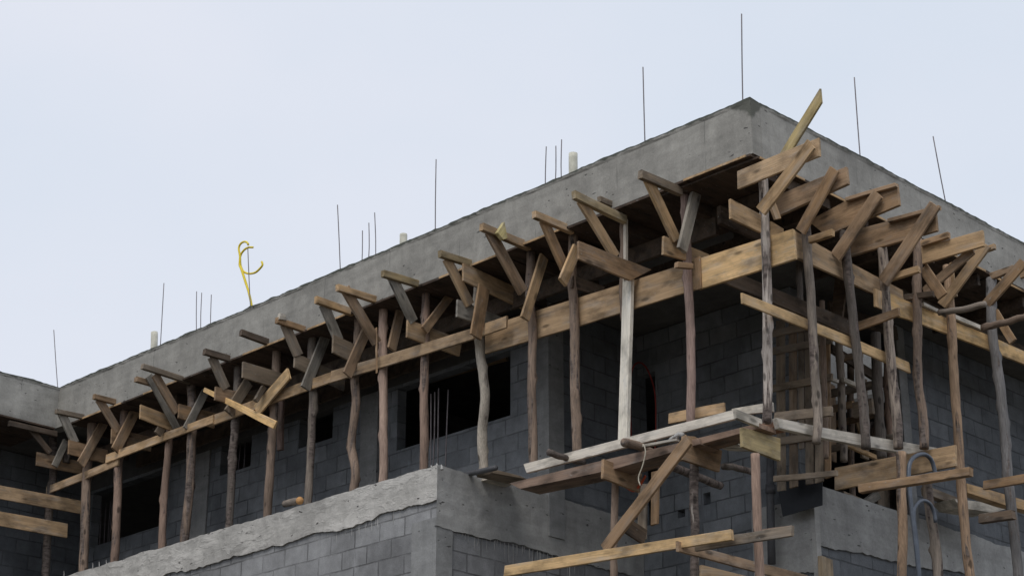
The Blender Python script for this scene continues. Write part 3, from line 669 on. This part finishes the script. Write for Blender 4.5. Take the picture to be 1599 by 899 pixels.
for nm, ax, v, a, b, w, th, tn, kw in (
    (C, 'X', -0.02, (1152, 281), (1279, 229), 27, .03, T_, {}),
    (S, 'X', 0.016, (1211, 262), (1281, 149), 13, .03, (.46, .36, .18), {'w2': 14, 'cut': (0, -.9)}),
    (S, 'X', -0.10, (1187, 329), (1266, 224), 18, .03, T_, {}),
    (S, 'Y', -0.15, (1206, 313), (1216, 341), 9, .03, T_, {})):
    plank(nm, ax, v, a, b, w, th, tn, cp, **kw)
quad(C, 'Y', 0.02, [(1141, 310), (1189, 335), (1189, 363), (1142, 341)], .03, T_, cp)
quad(C, 'Y', 0.05, [(1204, 345), (1224, 357), (1224, 366), (1204, 369)], .03, T_, cp)

_r = [o for o in bpy.data.objects if o.get('label', '').startswith('squared prop of pale')][0]
plank('squared_pole', 'X', 0.155, (979, 432), (971, 690), 13, .055, (.74, .68, .57), _r, w2=14, bow=0)
plank('pale_split', 'X', 0.14, (975, 342), (975, 436), 4, .04, (.70, .63, .52), _r, bow=0)
# ================================================================== props of the short side
GR = 'timber props under the right roof edge'
YP = -0.12
prop('first prop right of the corner, grey pole beside the ledger end', 'Y', YP, [(1258, 345), (1263, 430), (1267, 480), (1271, 560), (1276, 640), (1275, 692)], 8, LG, .4, [
    (J, 0, [(1197, 312), (1321, 260), (1324, 287), (1215, 337)], .05, .04, B_), (S, (1302, 264), (1249, 361), 16, .12, .03, B_), (J, (1262, 374), (1299, 362), 10, .09, .05, T_)], group=GR, rough=.17)
prop('twisted dark prop with torn bark behind the second right bracket', 'Y', YP, [(1317, 350), (1326, 440), (1333, 510), (1343, 600), (1350, 650), (1353, 700)], 8.3, LD, .5, [
    (J, 0, [(1262, 345), (1324, 312), (1400, 286), (1404, 320), (1290, 368)], .05, .04, B_), (S, (1370, 302), (1304, 400), 18, .12, .03, B_), (J, (1320, 311), (1398, 288), 6, .10, .05, B_)], group=GR, rough=.2)
prop('leaning mottled prop under the third right bracket with its long brace', 'Y', YP, [(1377, 385), (1384, 480), (1391, 560), (1399, 640), (1403, 700)], 8.6, (.33, .27, .22), .5, [
    (J, 0, [(1330, 360), (1388, 345), (1460, 327), (1463, 360), (1327, 400)], .05, .04, B_), (S, (1459, 319), (1378, 440), 19, .12, .03, B_), (J, (1386, 344), (1466, 323), 6, .10, .05, B_),
    (J, (1385, 434), (1433, 419), 10, .08, .05, T_)], group=GR)
prop('slender dark prop below the bright plank with two braces', 'Y', YP, [(1434, 375), (1433, 462), (1432, 540), (1434, 600), (1441, 650), (1443, 700)], 8, LB, .45, [
    (J, 0, [(1438, 386), (1534, 359), (1536, 384), (1440, 412)], .10, .035, T_), (J, (1437, 380), (1480, 366), 9, .15, .05, B_), (S, (1518, 390), (1442, 455), 13, .04, .03, B_),
    (S, (1441, 418), (1471, 462), 17, .05, .03, B_), (C, (1412, 464), (1456, 458), 9, .16, .04, D_)], group=GR, rough=.16)
prop('brown prop with orange lower half, second upright from the right edge', 'Y', YP, [(1478, 415), (1485, 500), (1489, 590), (1497, 690), (1502, 760), (1510, 850), (1517, 915)], 8, LO, .35, [
    (S, (1540, 382), (1470, 476), 15, .10, .03, T_), (J, (1509, 399), (1552, 384), 8, .08, .05, T_), (S, (1484, 410), (1491, 462), 5, .02, .03, T_)], group=GR)
prop('thick dark grey prop, rightmost upright of the scaffold', 'Y', YP, [(1548, 435), (1550, 520), (1558, 580), (1567, 660), (1573, 740), (1583, 830), (1592, 915)], 8.8, (.20, .19, .185), .3, [
    (S, (1598, 408), (1540, 474), 15, .12, .03, B_), (J, (1546, 431), (1582, 418), 10, .05, .05, B_), (S, (1552, 486), (1581, 533), 13, .07, .03, B_)], group=GR)
# ---- far bracket behind, outside picture right, keeps the rhythm
prop('bracket with its joist cut by the right picture edge', 'Y', YP, [(1618, 470), (1630, 700), (1645, 915)], 8.5, LB, .4, [
    (J, (1560, 440), (1640, 412), 10, .10, .05, B_), (S, (1650, 430), (1600, 500), 15, .12, .03, B_)], group=GR)
def thing_plank(label, *a, name='loose_board', cat='board', group=None, **k): return tag(plank(name, *a, **k), label, cat, group)
def thing_quad(label, *a, name='loose_board', cat='board', group=None): return tag(quad(name, *a), label, cat, group)
def thing_log(label, *a, name='round_pole', cat='pole', group=None, **k): return tag(log(name, *a, **k), label, cat, group)
thing_log('crooked round stick lying across the ledger between two right props', 'X', 2.72, [(1466, 488), (1500, 484), (1539, 474)], 6, LG, bark=.3)
thing_log('round stick at the right picture edge above the ledger', 'X', 3.2, [(1534, 513), (1570, 503), (1612, 492)], 6, LB, bark=.3)

for x, ya, yb, lab in ((0.62, 1.0, 6.4, 'added dark bearer blocking light nearer the roof edge, above the wide ledger'), (0.66, 6.3, 12.6, 'added dark bearer blocking light, above the narrow ledgers on the left'),
                       (1.2, 0.9, 6.3, 'added dark bearer blocking light deep under the slab along the terrace and widest window'), (1.24, 6.2, 12.5, 'added dark bearer blocking light deep under the slab along the small windows')):
    tag(boxobj('bearer', x, x + .05, ya, yb, 9.50, 9.698, M['board'], None, (0.11, 0.08, 0.058)), lab, 'beam', 'added bearers blocking light under the joists')  # bearers added to block light under the eave, tinted dark
tag(boxobj('bearer', 0.4, 7.5, 0.75, 0.80, 9.48, 9.678, M['board'], None, (0.11, 0.08, 0.058)), 'added dark bearer blocking light under the joists of the right roof edge', 'beam', 'added bearers blocking light under the joists')
# ================================================================== ledgers
GLD = 'ledger boards nailed along the props'
thing_quad('wide tan ledger board along the left props, from widest window to the joint', 'X', 0.27, [(757, 510), (905, 464), (1088, 406), (1088, 451), (905, 508), (757, 552)], .03, T_, name='ledger_board', group=GLD)
thing_quad('widest ledger board, bright yellow tan, ending at the near corner', 'X', 0.255, [(1090, 404), (1238, 357), (1242, 404), (1090, 452)], .035, Y_, name='ledger_board', group=GLD)
thing_quad('short cleat covering the joint of the wide left ledger', 'X', 0.235, [(1084, 403), (1093, 400), (1095, 450), (1086, 453)], .019, B_, name='cleat', cat='cleat')
thing_plank('highest narrow ledger board on the left, ending at the peeled pole', 'X', 0.10, (516, 588), (739, 520), 17, .03, T_, name='ledger_board', group=GLD)
thing_plank('short ledger end piece with blunt end right of the pale crooked prop', 'X', 0.12, (735, 521), (790, 502), 17, .03, T_, name='ledger_board', group=GLD)
thing_plank('narrow tan ledger board crossing behind the crossed loose boards', 'X', 0.125, (328, 657), (520, 587), 15, .03, T_, name='ledger_board', group=GLD)
thing_plank('narrow ledger board left of the crossed boards, over the dark opening', 'X', 0.10, (165, 716), (332, 654), 12, .03, T_, name='ledger_board', group=GLD)
thing_plank('lowest ledger board starting in the dark inner corner', 'X', 0.125, (72, 765), (184, 720), 11, .03, T_, name='ledger_board', group=GLD)
thing_quad('first ledger board of the right side, starting at the near corner', 'Y', YP + .085, [(1242, 360), (1313, 402), (1410, 453), (1412, 477), (1370, 461), (1311, 432), (1246, 403)], .03, T_, name='ledger_board', group=GLD)
thing_quad('long straight ledger board running to the right picture edge', 'Y', YP + .075, [(1388, 457), (1478, 496), (1541, 522), (1640, 566), (1640, 585), (1541, 544), (1422, 499), (1400, 493), (1388, 488)], .03, Y_, name='ledger_board', group=GLD)
thing_plank('narrow yellow brace board descending right below the right ledger', 'Y', YP + .08, (1160, 465), (1421, 574), 15, .025, Y_, name='ledger_board', group=GLD)
thing_plank('dark brown wide board behind the corner prop under the ledger', 'Y', 0.75, (1120, 425), (1330, 512), 22, .03, D_)
thing_plank('thin loose strip on the right ledger near the twin braces', 'Y', YP + .02, (1443, 474), (1466, 485), 5, .03, W_)
thing_plank('thin loose strip on the right ledger beside the rightmost prop', 'Y', YP + .02, (1490, 493), (1535, 512), 6, .03, W_)
thing_plank('board end resting beside the third right prop under the ledger', 'X', 1.75, (1330, 512), (1403, 486), 13, .03, B_)
thing_plank('short upright cleat on the ledger left of the third right prop', 'Y', YP - .06, (1372, 452), (1373, 480), 10, .03, T_, name='cleat', cat='cleat')
# loose crossed boards on the left
thing_plank('long bright loose board with pointed end, lower of the crossed pair', 'X', 0.0, (318, 608), (429, 663), 7, .03, Y_, w2=13)
thing_plank('shorter bright loose board leaning up right over the crossed pair', 'X', 0.035, (399, 641), (450, 582), 16, .03, Y_, w2=14)
thing_plank('thin dark red upright behind the prop right of the crossed boards', 'X', 0.45, (437, 622), (436, 702), 8, .04, (.17, .11, .085))
thing_plank('curved strip of bark hanging beside the peeled prop', 'X', 0.05, (587, 512), (588, 582), 3, .006, B_, name='bark_strip', cat='bark strip')
# wing rails
GW = 'guard rails of the left wing'
thing_plank('upper pale guard rail of the left wing with a broken top edge', 'Y', 12.8, (-20, 764), (129, 792), 21, .03, T_, name='guard_rail', cat='rail', group=GW, w2=20)
thing_plank('lower pale guard rail of the left wing, ending before the first prop', 'Y', 12.8, (-20, 805), (105, 828), 22, .03, T_, name='guard_rail', cat='rail', group=GW)
thing_plank('dark joist under the wing roof left of the inner corner', 'Y', 12.72, (15, 660), (90, 677), 8, .05, D_, name='joist', cat='joist')
# sawn log offcut on the balcony
p = P(448, 787, 'X', -0.2); q = P(470, 779, 'X', -0.2)
o = root('cut_log', (p.x, p.y, 7.49), 'short split log with orange sawn end lying on the balcony edge', 'log')
tube('stem', [P(445, 786, 'X', .1), P(458, 783, 'X', -.08), P(468, 781, 'X', -.22)], 0.042, M['log'], o, LG + (.4,), step=.05, sides=12, rough=.15)
tube('sawn_face', [P(468, 781, 'X', -.225), P(468.6, 780.9, 'X', -.235)], 0.046, M['board'], o, (.62, .34, .14), step=.02, sides=12, rough=.15)

# ================================================================== roof things
o = root('yellow_conduit', tuple(P(393, 474, 'X', .4)), 'yellow flexible conduit with curled ends sticking up from the roof', 'conduit')
def px3(pts, sx, sy, sc, ax, v): return [P(sx + a / sc, sy + b / sc, ax, v) for a, b in pts]
tube('conduit_tube', px3([(372, 830), (345, 700), (300, 560), (255, 420), (236, 370), (240, 280), (228, 190), (250, 140), (290, 120), (322, 133), (330, 155)], 340, 360, 6.92, 'X', .4), 0.0145, M['yellow'], o, sides=8, step=.02)
tube('conduit_tube', px3([(372, 835), (320, 610), (262, 430), (243, 340), (248, 265), (285, 210), (330, 183), (380, 181)], 340, 360, 6.92, 'X', .43), 0.0145, M['yellow'], o, sides=8, step=.02)
tube('conduit_tube', px3([(243, 300), (246, 370), (270, 430), (300, 455), (350, 465), (410, 450), (460, 405), (484, 370), (475, 335)], 340, 360, 6.92, 'X', .46), 0.0145, M['yellow'], o, sides=8, step=.02)

# ================================================================== scaffold platform at the corner
GP = 'planks of the corner scaffold'
thing_quad('long whitish scaffold plank rising right along the platform front', 'X', 0.05, [(817, 724), (1143, 640), (1146, 654), (822, 738)], .035, W_, name='scaffold_plank', group=GP)
thing_quad('whitish plank end meeting the corner prop foot', 'X', 0.27, [(1142, 638), (1205, 627), (1206, 642), (1146, 648)], .035, W_, name='scaffold_plank', group=GP)
thing_plank('short pale block under the corner prop foot', 'Y', 0.06, (1150, 645), (1190, 661), 13, .04, W_)
thing_quad('reddish brown scaffold plank below the whitish one', 'X', -0.1, [(795, 754), (950, 716), (1090, 684), (1093, 693), (955, 733), (812, 763)], .30, RB, name='scaffold_plank', group=GP)
thing_quad('brown scaffold plank under the corner, right of the diagonal brace', 'X', -0.05, [(1088, 684), (1186, 660), (1187, 668), (1092, 694)], .25, RB, name='scaffold_plank', group=GP)
thing_quad('reddish plank end at the corner right of the whitish plank', 'X', 0.30, [(1170, 664), (1214, 657), (1222, 663), (1180, 674)], .20, (.42, .22, .13), name='scaffold_plank', group=GP)
thing_quad('thin whitish board lying under the platform middle', 'X', 0.2, [(1112, 690), (1140, 688), (1165, 699), (1118, 697)], .20, W_)
thing_quad('thin grey board bridging balcony wall and platform end', 'Y', 3.9, [(767, 731), (812, 742), (824, 748), (770, 738)], .25, G_)
thing_quad('pale flat sheet lying on the balcony wall below the grey tube', 'Y', 4.15, [(765, 739), (805, 750), (800, 757), (762, 748)], .30, W_)
thing_plank('short tan board nailed behind the smooth reddish prop', 'X', 0.32, (1044, 653), (1130, 636), 16, .03, T_)
thing_log('dark round putlog poking out over the reddish plank', 'Y', P(857, 706, 'X', -.22).y, [(857, 706), (885, 714), (912, 721)], 6, LD, bark=.6)
thing_log('long dark round putlog under the platform tied with string', 'Y', P(975, 691, 'X', -.34).y, [(1008, 706), (1030, 715), (1050, 728), (1119, 756)], 7.5, LD, bark=.7, extend=0.05)
thing_log('round putlog with sawn end on top of the platform', 'Y', P(975, 691, 'X', -.34).y, [(974, 691), (985, 692), (1003, 699), (1022, 708)], 8, LB, bark=.5)
thing_log('dark short putlog between brace top and reddish leg', 'Y', 0.9, [(1129, 728), (1155, 731), (1182, 738)], 6, LD, bark=.5)
tag(tube('steel_tube', [P(728, 740, 'X', .25), P(752, 735, 'X', .05), P(774, 730, 'X', -.1)], 0.030, M['greypipe'], None, sides=14, step=.1), 'grey round tube lying on the balcony wall beside the pale prop', 'tube')
thing_quad('left hanging board under the platform with a bright sawn end', 'Y', P(943, 716, 'X', -.24).y, [(943, 716), (1003, 739), (1000, 768), (942, 746)], .035, B_, group='bearer boards under the platform')
thing_quad('middle hanging board nailed at the top of the diagonal brace', 'Y', P(1066, 690, 'X', -.24).y, [(1068, 680), (1085, 681), (1128, 703), (1124, 736), (1066, 717)], .035, B_, group='bearer boards under the platform')
thing_quad('yellowish hanging board at the corner below the reddish plank', 'Y', P(1159, 680, 'X', -.24).y, [(1159, 667), (1176, 671), (1219, 684), (1219, 719), (1160, 697)], .035, (.50, .38, .18), group='bearer boards under the platform')
thing_plank('long diagonal brace rising from the low rail to the platform', 'X', -0.40, (942, 857), (1074, 685), 16, .035, B_, name='diagonal_brace', cat='brace')
thing_plank('low bright yellow rail, the longest board at the bottom', 'X', -0.46, (787, 891), (1142, 834), 17, .035, Y_, w2=17, name='scaffold_rail', cat='rail')
thing_plank('brown rail continuing right behind the bright yellow rail', 'X', -0.36, (1085, 852), (1236, 828), 16, .035, G_, name='scaffold_rail', cat='rail')
thing_plank('grey brown board descending right below the yellow rail', 'Y', P(1060, 852, 'X', -.5).y, (1060, 852), (1262, 905), 15, .035, B_, name='scaffold_rail', cat='rail')
thing_quad('tan board end cut by the bottom picture edge beside the bark covered leg', 'Y', 0.75, [(1096, 881), (1180, 902), (1180, 925), (1096, 920)], .035, T_)
thing_plank('short pale board end right of the reddish leg near the wall corner', 'X', 0.9, (1190, 832), (1236, 826), 13, .035, (.42, .30, .22))
thing_log('whitish bark covered scaffold leg below the diagonal brace top', 'X', 0.05, [(1086, 690), (1084, 760), (1086, 830), (1084, 915)], 8, (.42, .37, .32), bark=.75, name='scaffold_upright', cat='scaffold pole')
thing_log('reddish brown scaffold leg below the corner', 'X', -0.14, [(1180, 708), (1182, 770), (1184, 840), (1187, 915)], 8, LR, bark=.12, name='scaffold_upright', cat='scaffold pole', rough=.05)
thing_log('thin dark scaffold leg left of the diagonal brace', 'X', 0.15, [(961, 735), (960, 820), (959, 915)], 6.5, LB, bark=.3, name='scaffold_upright', cat='scaffold pole', rough=.06)
thing_plank('dark upright board behind the diagonal brace, left one', 'X', 1.2, (1003, 755), (1001, 842), 13, .03, G_)
thing_plank('dark upright board behind the diagonal brace, right one', 'X', 1.0, (1022, 735), (1021, 818), 11, .03, B_)
thing_plank('short dark crossboard behind the diagonal brace', 'Y', 2.3, (973, 815), (1008, 838), 22, .03, D_)
o = tag(tube('orange_strap', [P(1008, 742, 'X', .25), P(1000, 756, 'X', .25), P(990, 766, 'X', .3), P(978, 760, 'X', .35)], 0.014, M['orange'], None, sides=6, step=.03), 'orange plastic scrap dangling under the platform', 'strap')
o = tag(tube('string_tie', [P(a, b, 'X', -.33) for a, b in ((1004, 693), (1008, 703), (1004, 725), (997, 745), (1000, 758))], 0.006, M['string'], None, sides=6, step=.03), 'pale string tied round the long dark putlog', 'string')
o = tag(tube('red_cable', [P(986, 700, 'X', 2.9), P(984, 600, 'X', 2.9), P(992, 568, 'X', 2.9), P(1008, 572, 'X', 2.9), P(1022, 610, 'X', 2.9), P(1024, 665, 'X', 2.9), P(1022, 720, 'X', 2.9)], 0.010, M['redcable'], None, sides=6, step=.05), 'thin dark red cable arching inside the terrace doorway', 'cable')
thing_plank('thin splinter strip on the platform between putlog and brace', 'X', -0.12, (1000, 696), (1056, 686), 4, .05, W_)

# right half of the platform
thing_quad('long whitish plank descending right from the corner', 'Y', -0.04, [(1213, 652), (1290, 668), (1464, 699), (1420, 708), (1350, 696), (1290, 684), (1218, 668)], .06, W_, name='scaffold_plank', group=GP)
thing_plank('weathered board crossing the foot of the first right prop', 'X', 0.75, (1209, 651), (1298, 641), 15, .035, G_)
thing_quad('big pale wide plank on edge behind the hooked pipes', 'X', 2.6, [(1303, 730), (1491, 694), (1492, 727), (1400, 745), (1303, 765)], .04, T_, name='scaffold_plank', group=GP)
thing_plank('brown bearer under the big pale plank with a bright end', 'X', 1.25, (1340, 762), (1513, 735), 13, .08, B_, name='scaffold_plank', group=GP)
thing_plank('thin weathered board crossing the slatted panel foot', 'X', 1.0, (1208, 747), (1306, 738), 9, .03, G_)
thing_quad('brown board descending right beside the rightmost prop', 'Y', 0.55, [(1510, 754), (1572, 772), (1640, 792), (1640, 806), (1570, 788), (1512, 769)], .12, T_)
thing_plank('brown board rising right behind the rightmost prop', 'X', 3.6, (1535, 757), (1612, 744), 14, .04, B_)
thing_quad('pale thin sheet lying at the wall ledge behind the right props', 'Y', 1.2, [(1490, 778), (1540, 784), (1572, 794), (1550, 800), (1500, 792)], .3, W_)
thing_plank('dark beam under the pale sheet behind the right props', 'X', 2.6, (1528, 809), (1580, 802), 14, .08, D_)
thing_plank('dark plank on the wall ledge left of the pale sheet', 'Y', 1.35, (1450, 765), (1500, 784), 12, .1, G_)
thing_log('orange brown leg standing directly left of the hooked pipes', 'Y', -0.15, [(1407, 706), (1408, 770), (1410, 830), (1408, 915)], 8.5, LO, bark=.35, name='scaffold_upright', cat='scaffold pole')
thing_log('dark grey brown leg behind the hooked pipes', 'Y', 0.2, [(1447, 748), (1452, 800), (1460, 850), (1466, 915)], 9, LG, bark=.45, name='scaffold_upright', cat='scaffold pole')
def pipe(label, pts, ax, v, r=.022):
    return tag(tube('hooked_pipe', [P(a, b, ax, v) for a, b in pts], r, M['steel'], None, sides=14, step=.03), label, 'pipe', 'hooked grey pipes by the scaffold')
pipe('taller bent grey blue pipe hook hanging on the right scaffold', [(1437, 915), (1430, 850), (1423, 790), (1419, 745), (1421, 722), (1431, 711), (1444, 709), (1454, 717), (1459, 732), (1461, 744)], 'Y', -0.35)
pipe('shorter bent grey blue pipe hook below the taller one', [(1437, 918), (1432, 850), (1427, 805), (1430, 789), (1440, 781), (1451, 785), (1458, 798), (1461, 815)], 'Y', -0.28, .019)
# pale post under the wall corner and the dark drain pipes
thing_plank('pale wooden post end under the plastered wall corner', 'Y', 1.60, (1292, 870), (1294, 915), 17, .06, (.40, .30, .19))
o = root('drain_pipe', tuple(P(1203, 860, 'X', 2.95)), 'dark vertical drain pipe with a socket beside the slatted panel', 'pipe')
tube('pipe_run', [P(1203, 700, 'X', 2.95), P(1203, 780, 'X', 2.95), P(1205, 880, 'X', 2.95)], .045, M['greypipe'], o, sides=14, step=.3)
tube('pipe_socket', [P(1203, 757, 'X', 2.94), P(1203, 770, 'X', 2.94)], .058, M['greypipe'], o, sides=14, step=.05)
# slatted panel of the terrace ------------------------------------------
o = root('slatted_panel', tuple(P(1250, 765, 'X', 2.7)), 'tall slatted timber panel closing the gap behind the corner prop', 'timber panel')
for i, (x, w, yt, yb, tn) in enumerate(((1218, 13, 500, 765, G_), (1237, 12, 498, 760, (.26, .19, .13)), (1250, 9, 500, 700, G_), (1262, 12, 494, 755, (.20, .155, .11)), (1277, 13, 490, 752, G_), (1290, 9, 500, 745, B_))):
    plank('slat', 'X', 2.70, (x, yt), (x + 1.5, yb), w, .025, tn, o)
for y0, y1 in ((548, 530), (606, 588), (690, 676), (520, 502)): plank('rail', 'X', 2.66, (1205, y0), (1298, y1), 11, .03, G_, o)
thing_quad('black plastic sheet over the gap below the slatted panel', 'X', 2.9, [(1213, 752), (1284, 735), (1284, 788), (1222, 806)], .01, D_, name='plastic_sheet', cat='plastic sheet').data.materials[0] = M['tarp']
# props inside the opening ----------------------------------------------
GI = 'props inside the terrace opening'
for (lab, ax, v, path, r, tn, bk) in (
    ('thick dark inner prop, widest one inside the opening', 'Y', 1.0, [(1367, 520), (1370, 600), (1377, 715)], 9, LD, .3),
    ('slim inner prop just right of the slatted panel', 'Y', 1.1, [(1283, 470), (1287, 600), (1290, 715)], 5, LB, .3),
    ('inner prop behind the twisted dark prop, left of it', 'Y', 1.3, [(1308, 480), (1313, 590), (1317, 720)], 7, LG, .3),
    ('inner prop directly left of the mottled leaning prop', 'Y', 1.4, [(1386, 560), (1388, 640), (1392, 730)], 7, LR, .3),
    ('dark inner prop high behind the left ledger, near the corner', 'X', 2.4, [(1128, 345), (1130, 380), (1131, 420)], 7, LD, .3),
    ('dark inner prop behind the first right prop', 'X', 2.0, [(1246, 395), (1248, 440), (1250, 490)], 6, LD, .3),
    ('inner prop seen above the ledger between third and fourth right brackets', 'Y', 1.0, [(1390, 385), (1392, 440), (1394, 480)], 6, LD, .3)):
    t_ = thing_log(lab, ax, v, path, r, tn, bark=bk, name='inner_prop', cat='timber prop', group=GI)
for lab, ax, v, a, b, w, tn in (
    ('inner crossboard rising right in the opening, upper one', 'X', 3.6, (1275, 618), (1362, 600), 12, G_),
    ('inner crossboard rising right in the opening, lower one', 'X', 3.7, (1282, 642), (1330, 630), 10, B_),
    ('inner diagonal board descending right inside the opening', 'Y', 1.9, (1300, 543), (1392, 603), 12, D_),
    ('small bright stub at the foot of the inner diagonal board', 'Y', 1.2, (1290, 588), (1310, 595), 5, W_),
    ('second bright stub right of the inner middle prop', 'Y', 1.2, (1318, 592), (1345, 603), 6, W_),
    ('inner short board low between the twisted and thick props', 'X', 3.2, (1332, 640), (1362, 633), 24, G_),
    ('ceiling joist deep under the slab behind the corner', 'X', 2.2, (1060, 395), (1180, 352), 10, D_),
    ('second ceiling joist deep under the slab behind the reddish prop', 'X', 1.4, (1005, 372), (1150, 318), 9, D_),
    ('dark hanging board under the ledger between the two grey right props', 'X', 3.0, (1300, 470), (1318, 468), 70, D_)):
    thing_plank(lab, ax, v, a, b, w, .04, tn)

# clutter in and below the terrace opening
for lab, ax, v, a, b, w, t_, tn in (
    ('low inner board rising right just above the big pale plank', 'X', 3.5, (1296, 700), (1400, 680), 10, .04, G_),
    ('thin inner board descending right behind the whitish plank', 'Y', 1.3, (1318, 690), (1376, 716), 6, .04, T_),
    ('dark inner board leaning behind the mottled leaning prop', 'Y', 1.6, (1392, 620), (1396, 716), 12, .04, G_),
    ('pale block resting on the wall top under the big plank', 'Y', 2.0, (1352, 786), (1374, 772), 12, .08, GG),
    ('short board lying on the wall top left of the pale block', 'Y', 1.95, (1318, 770), (1350, 784), 8, .08, G_),
    ('grey upright board end on the wall top right of the pale block', 'Y', 2.05, (1380, 760), (1381, 800), 18, .06, G_),
    ('second grey upright board end on the wall top', 'Y', 2.15, (1399, 760), (1400, 810), 12, .06, G_),
    ('short inner crosspiece between the two middle inner props', 'X', 3.3, (1305, 560), (1345, 552), 9, .04, B_),
    ('long dim inner board rising right through the opening middle', 'X', 4.2, (1288, 665), (1395, 640), 9, .04, B_),
    ('dim upright plank left of the thick dark inner prop', 'Y', 1.5, (1349, 590), (1352, 715), 11, .03, G_),
    ('dim upright plank between slatted panel and inner middle prop', 'Y', 1.9, (1300, 600), (1302, 720), 9, .03, B_),
    ('leaning lath inside the opening behind the twisted prop', 'Y', 2.3, (1330, 620), (1352, 700), 6, .03, T_),
    ('dark header board across the top of the opening', 'Y', 1.62, (1296, 478), (1402, 520), 18, .04, D_)):
    thing_plank(lab, ax, v, a, b, w, t_, tn)
for lab, v, path, r in (
    ('dim inner prop low in the gap below the big pale plank', 2.3, [(1366, 660), (1367, 730), (1368, 815)], 8),
    ('dim inner prop standing behind the slatted panel edge', 2.2, [(1327, 560), (1329, 640), (1331, 790)], 6)):
    thing_log(lab, 'Y', v, path, r, LB, bark=.4, name='inner_prop', cat='timber prop', group=GI)
thing_plank('dim board crossing the inside of the widest window', 'X', 2.3, (640, 600), (790, 556), 12, .04, T_)
# stones and lumps on the platform
for i, (lab, px, py) in enumerate((('small mortar lump on the platform left of the brace top', 1052, 682), ('pale mortar lump on the platform at the brace top', 1061, 678))):
    p = P(px, py, 'X', 0.0)
    tag(tube('mortar_lump', [p + Vector((0, -.05, -.02)), p, p + Vector((0, .06, -.02))], .018, M['mortar'], None, sides=8, rough=.7, step=.02), lab, 'mortar')
